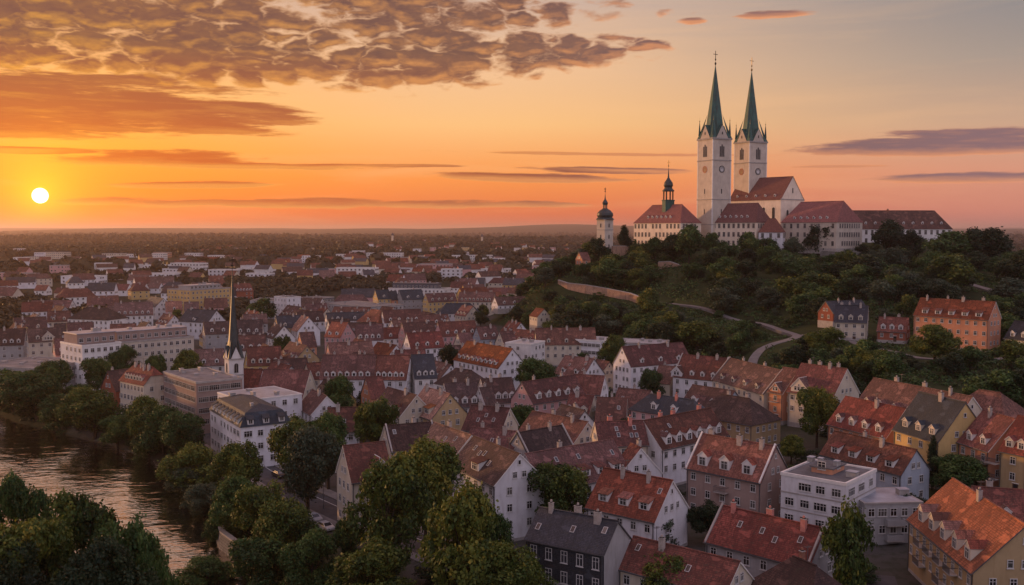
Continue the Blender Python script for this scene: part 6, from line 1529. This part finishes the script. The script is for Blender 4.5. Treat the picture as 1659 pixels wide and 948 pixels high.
while k < 165 and tries < 6000:
    tries += 1
    y = 600 + 1100 * rng.random() ** 1.5 ; pxx = rng.uniform(-20, 560) if rng.random() < .5 else rng.uniform(560, 900)
    if pxx < 130 and y < 700: continue
    x = (pxx - 829.5) / FPX * y; L = rng.uniform(12, 26); W = rng.uniform(9, 12); a = R(rng.choice((-20, 8, 20, 35)))
    if g(x, y) > 2.5 or foot_d(x, y) < L * .6: continue
    if 380 < pxx < 600 and 700 < y < 950: continue
    He = rng.uniform(5, 8.5); r_, w_, lb = pick_house(x, y, 'bbbrds', 'wwclpy'); k += 1
    if y > 1000: FARBOX.append((x, y, a, L, W, He, r_, w_)); FOOT.append((x, y, a, L, W)); continue
    house(x, y, 0, a, L, W, He, He + W / 2 * 1.0, r_, w_, lb, nd=0, nch=1 if y < 900 else 0, group='houses of the outer districts', lod=2, ww=1.3, wh=1.4, style=rng.choice(('gable', 'gable', 'hip')), cols=max(3, int(L / 3.5)), win=1)
for i in range(46):
    yb = 372 + 55 * FPX / rng.uniform(1150, 2300); pxx = rng.uniform(0, 900)
    if any(a_ - 12 < pxx < b_ + 4 for a_, b_ in ((545, 612), (676, 750), (860, 906), (340, 446)) if yb > 425): continue
    L_ = rng.uniform(14, 42) / (55 * FPX / (yb - 372)) * FPX; h_ = rng.uniform(7, 13) / (55 * FPX / (yb - 372)) * FPX; w_ = rng.choice('wwlcpk')
    far_flat(pxx, pxx + L_, yb - h_, yb, w_, '%s block in the woods %s, %s' % ({'w': 'off-white', 'l': 'white', 'c': 'cream', 'p': 'pinkish', 'k': 'salmon'}[w_], 'under the sun-glow' if pxx < 150 else 'left of the spire tip' if pxx < 370 else 'right of the spire tip' if pxx < 560 else 'in the centre distance' if pxx < 740 else 'left of the hill', 'long and low' if L_ > 24 else 'short'), 'z', rng.uniform(-25, 15))
for i in range(90):        # tiny houses scattered over the plain: too small to tell one from another
    yb = rng.choice((rng.uniform(388, 396), rng.uniform(396, 412), rng.uniform(386, 392))); pxx = rng.uniform(330, 960) if rng.random() < .8 else rng.uniform(1560, 1659)
    if any(abs(pxx - u) < 8 and abs(yb - v) < 6 for u, v in ((636, 393), (781, 395))): continue
    w_ = rng.uniform(4, 9) * (yb - 372) / 24
    b_ = at(pxx, yb, 0); m_ = b_.y / FPX; FARBOX.append((b_.x, b_.y, R(rng.uniform(-30, 30)), (w_ + 1.5) * m_, 9, rng.uniform(5, 8), rng.choice('rbr'), rng.choice('wwclp'))); FOOT.append((b_.x, b_.y, 0, (w_ + 1.5) * m_, 9))
mb = MB(); km = {}; mats_ = []
def slot(m):
    if m.name not in km: km[m.name] = len(mats_); mats_.append(m)
    return km[m.name]
for x, y, a, L, W, He, r_, w_ in FARBOX:
    z = g(x, y); ca, sa = math.cos(a), math.sin(a); q = lambda u, v, h: (x + u * ca - v * sa, y + u * sa + v * ca, z + h)
    L, W = L / 2, W / 2; w0, r0 = slot(WALL[w_]), slot(ROOF[r_])
    for (u0, v0), (u1, v1) in zip(((-L, -W), (L, -W), (L, W), (-L, W)), ((L, -W), (L, W), (-L, W), (-L, -W))): mb.face([q(u0, v0, -2), q(u1, v1, -2), q(u1, v1, He), q(u0, v0, He)], w0)
    Z = He + W * .95
    mb.face([q(L, -W, He), q(L, W, He), q(L, 0, Z)], w0); mb.face([q(-L, W, He), q(-L, -W, He), q(-L, 0, Z)], w0)
    mb.face([q(-L - .3, -W - .4, He - .3), q(L + .3, -W - .4, He - .3), q(L + .3, 0, Z + .1), q(-L - .3, 0, Z + .1)], r0); mb.face([q(L + .3, W + .4, He - .3), q(-L - .3, W + .4, He - .3), q(-L - .3, 0, Z + .1), q(L + .3, 0, Z + .1)], r0)
tag(mb.obj('far_houses', mats_), 'countless tiny houses strewn over the far plain', kind='stuff')
for px, yt, yb, lab in ((636, 377, 394, 'slender pale water tower far out on the plain, left one of the two'), (781, 379, 396, 'stouter pale tower far out on the plain, right one of the two')):
    b = at(px, yb, 0); m_ = b.y / FPX; h = (yb - yt) * m_; rt = root('water_tower', b, 0, lab, 'tower'); r = 1.9 * m_
    mb = MB(); mb.lathe([(r * 1.1, -1), (r * .9, h * .2), (r * .85, h * .72)], 12, 0); mb.obj('shaft', [WALL['c']], rt)
    mb = MB(); mb.lathe([(r * .85, h * .72), (r * 1.15, h * .76), (r * 1.1, h * .88), (r * .5, h * .95), (.1, h)], 12, 0); mb.obj('cap', [WALL['s']], rt)

# ------------------------------------------------------------------ woods of the plain
def woods():
    rs = np.random.RandomState(4)
    def patch(n, y0, y1, size, per, dens, seed):
        out = []
        k = 0
        ys = np.exp(rs.uniform(np.log(y0), np.log(y1), n * 6)); pxs = rs.uniform(-60, 1720, n * 6); xs = (pxs - 829.5) / FPX * ys
        pat = np.sin(xs / 210 + 1.7 * np.sin(ys / 260 + seed)) + .9 * np.sin(ys / 150 + xs / 330 + seed) + .6 * np.sin(xs / 83 - ys / 120)
        for x, y, p in zip(xs, ys, pat):
            if p < dens and not (-.29 < x / y < -.12 and 600 < y < 1000): continue
            z = g(x, y)
            if y < 900 and (z > 1.0): continue
            if x < bank_x(y) + 20 and y < 1400 and x > bank_x(y) - 70: continue
            if abs(x - 170) < 330 and 300 < y < 860: continue
            bad = False
            for fx, fy, a, L, W in FARF:
                px_, pf = x / y, fx / fy
                if abs(px_ - pf) < (L / 2 + size) / fy and (fy - 40 * fy / 900 - size < y < fy + size + W): bad = True; break
            if bad: continue
            if y < 1250 and any((x - f[0]) ** 2 + (y - f[1]) ** 2 < (f[3] * .5 + size * .45) ** 2 for f in SOFT): continue
            out.append((x, y, z, size * rs.uniform(.7, 1.35))); k += 1
            if k >= n: break
        return out, per
    for nm, args in (('woods_near', (4200, 520, 1250, 7.0, 44, -.95, 0)), ('woods_far', (7000, 1200, 4200, 13, 16, -.7, 2)), ('woods_horizon', (5200, 3800, 9500, 19, 9, -.5, 5))):
        pts, per = patch(*args); V = []; tint = []
        P = np.array(pts)
        N = len(P) * per; idx = np.repeat(np.arange(len(P)), per)
        d = rs.normal(size=(N, 3)); d[:, 2] = np.abs(d[:, 2]) * .9 + .05; d /= np.linalg.norm(d, axis=1)[:, None]
        S = P[idx, 3]; c = P[idx, :3].copy(); c[:, 2] += S * .35
        sq = np.stack([S * .62, S * .62, S * .55], 1)
        ctr = c + d * sq * rs.uniform(.8, 1.12, (N, 1))
        dl = d + rs.normal(size=d.shape) * .35; dl /= np.linalg.norm(dl, axis=1)[:, None]
        t = rs.normal(size=d.shape); a = np.cross(dl, t); a /= np.linalg.norm(a, axis=1)[:, None]; b = np.cross(dl, a)
        s = (S * (1.55 / math.sqrt(per)) * rs.uniform(.7, 1.3, N))[:, None]
        VV = np.stack([ctr - a * s, ctr - b * s * .8, ctr + a * s, ctr + b * s * .8], 1).reshape(-1, 3)
        me = bpy.data.meshes.new('woods'); me.vertices.add(4 * N); me.vertices.foreach_set('co', VV.ravel()); me.loops.add(4 * N); me.loops.foreach_set('vertex_index', np.arange(4 * N, dtype=np.int32))
        me.polygons.add(N); me.polygons.foreach_set('loop_start', np.arange(0, 4 * N, 4, dtype=np.int32)); me.polygons.foreach_set('loop_total', np.full(N, 4, np.int32))
        tt = np.clip(rs.normal(.45, .2, len(P)), 0, 1)[idx] + rs.normal(0, .06, N)
        at_ = me.attributes.new('tint', 'FLOAT', 'FACE'); at_.data.foreach_set('value', np.clip(tt, 0, 1).astype(np.float32))
        me.materials.append(LEAF['wood']); me.update()
        tag(link('woods', me), 'woods and tree belts spread over the plain beyond the town', kind='stuff')
        print('OUT', nm, N)
FARF = [f for f in NAMED if f[1] > 500 and not (40 < f[0] < 260 and f[1] < 700)]
SOFT = [f for f in FOOT[len(NAMED):] if f[1] > 500]
FARF += [f for f in SOFT if f[1] > 1150]; SOFT = [f for f in SOFT if f[1] <= 1150]
woods()

# ------------------------------------------------------------------ streets, quay, cars, lamps
ST = [(-190, 420), (-128, 330), (-82, 262), (-46, 204), (-30, 184), (-6, 158), (14, 136), (40, 112)]
ribbon('street', ST, 7.0, ASPHALT, .02)
ribbon('pavement', ST, 2.6, PAVE, .02, off=5.0, h=.13); ribbon('pavement', ST, 2.2, PAVE, .02, off=-4.75, h=.13)
mk_ = plain('road_paint', (.55, .55, .52), .7, .2, nz=.1)
# parking-lane line beside the kerb
ribbon('road_marking', [(p[0], p[1]) for p in ST], .14, mk_, .026, off=1.6)
for pts in ([(-58, 214), (-30, 232), (0, 262), (30, 300)], [(-30, 184), (-8, 196), (16, 200)], [(-70, 246), (-60, 262), (-66, 300), (-90, 340)]): ribbon('side_street', pts, 5, ASPHALT, .03)
ribbon('front_street', [(-6, 158), (14, 160), (30, 158), (60, 150)], 6, ASPHALT, .03)
q_ = [P3(332, 905, 170), P3(352, 880, 178), P3(372, 868, 184)]
stonewall('quay_wall', 'pale stone quay wall with steps at the water edge below the riverside trees', [(-55.5, 183, -.4), (-53, 177, -.4), (-48, 170, -.4)], 0, 3.6, .8, STONE_G)

def car(x, y, rz, paint, lab, bodyc):
    rt = root('parked_car', (x, y, g(x, y) + .04), rz, lab, 'car')
    m = MATS.get('paint_' + paint) or plain('paint_' + paint, bodyc, .3, .6, .4, .05, 1)
    prof = [(-2.15, .35), (-2.2, .75), (-1.9, .95), (-1.35, 1.0), (-.75, 1.42), (.75, 1.45), (1.35, .98), (2.05, .85), (2.2, .6), (2.15, .3)]
    mb = MB(); w = .86
    def hw(z): return w if z < 1.02 else w - (z - 1.02) * .45
    n = len(prof)
    for i in range(n - 1):
        (x0, z0), (x1, z1) = prof[i], prof[i + 1]; mb.face([(x0, -hw(z0), z0), (x0, hw(z0), z0), (x1, hw(z1), z1), (x1, -hw(z1), z1)][::-1], 0)
    for s in (-1, 1):
        f = [(a, s * hw(b), b) for a, b in prof]; mb.face(f if s > 0 else f[::-1], 0)
    mb.box(-2.1, 2.1, -w, w, .25, .36, 1); mb.obj('body', [m, DARK], rt)
    mb = MB()
    for s in (-1, 1):
        q = [(-1.2, s * (hw(1.03) + .01), 1.03), (1.15, s * (hw(1.03) + .01), 1.03), (.7, s * (hw(1.38) + .01), 1.38), (-.7, s * (hw(1.38) + .01), 1.38)]; mb.face(q if s < 0 else q[::-1], 0)
    mb.face([(1.36, -.72, 1.0), (1.36, .72, 1.0), (.80, .64, 1.43), (.80, -.64, 1.43)], 0); mb.face([(-1.38, .72, 1.02), (-1.38, -.72, 1.02), (-.80, -.64, 1.42), (-.80, .64, 1.42)], 0)
    mb.obj('window', [GLASS], rt)
    for sx in (-1.35, 1.35):
        for sy in (-1, 1):
            mb = MB(); N = 14
            for i in range(N):
                a, b = 2 * math.pi * i / N, 2 * math.pi * (i + 1) / N
                mb.face([(.33 * math.cos(a), 0, .33 * math.sin(a)), (.33 * math.cos(b), 0, .33 * math.sin(b)), (.33 * math.cos(b), sy * .2, .33 * math.sin(b)), (.33 * math.cos(a), sy * .2, .33 * math.sin(a))], 0)
                mb.face([(0, sy * .21, 0), (.33 * math.cos(a), sy * .2, .33 * math.sin(a)), (.33 * math.cos(b), sy * .2, .33 * math.sin(b))][::1 if sy < 0 else -1], 1 if i % 3 else 0)
            mb.obj('wheel', [DARK, GUTTER], rt, (sx, sy * .70, .33))
    for sy in (-1, 1): mb = MB(); mb.box(2.12, 2.2, sy * .62 - .16, sy * .62 + .16, .6, .74, 0); mb.obj('headlight', [FRAME], rt)
for px, py, rz, nm, c_, lab in ((507, 838, R(-48), 'silver', (.50, .50, .52), 'silver car parked on the river street beside the turning tree'), (452, 768, R(-52), 'black', (.03, .03, .035), 'dark car parked on the river street below the slate mansard terrace'),
                           (526, 852, R(-48), 'white', (.62, .62, .62), 'white car parked right behind the silver one')):
    p = at(px, py, .7); car(p.x, p.y, rz, nm, lab, c_)
def lamp(px, py, lab):
    p = at(px, py, 5.2); z = g(p.x, p.y); rt = root('street_lamp', (p.x, p.y, z), 0, lab, 'street lamp')
    mb = MB(); mb.lathe([(.14, 0), (.10, .8), (.06, 1.0), (.05, 4.6)], 8, 0); mb.obj('post', [GUTTER], rt)
    mb = MB(); mb.lathe([(0, 4.55), (.2, 4.65), (.30, 4.95), (.2, 5.25), (0, 5.35)], 12, 0); mb.obj('lamp_globe', [FRAME], rt)
lamp(524, 782, 'globe street lamp left of the cream corner house')

# ------------------------------------------------------------------ evening air
mb = MB(); mb.box(-46000, 46000, -3600, 46500, -12, 200, 0)
hz = mb.obj('haze', []); tag(hz, kind='stuff')
m = bpy.data.materials.new('evening_haze'); m.use_nodes = True; m.node_tree.nodes.clear(); T = NT(m.node_tree)
pv = T.new('ShaderNodeVolumePrincipled'); pv.inputs['Color'].default_value = (.97, .79, .75, 1); pv.inputs['Density'].default_value = HAZE
pv.inputs['Anisotropy'].default_value = .62
o = T.new('ShaderNodeOutputMaterial'); T.l.new(pv.outputs[0], o.inputs['Volume']); hz.data.materials.append(m)
C.cycles.volume_max_steps = 64
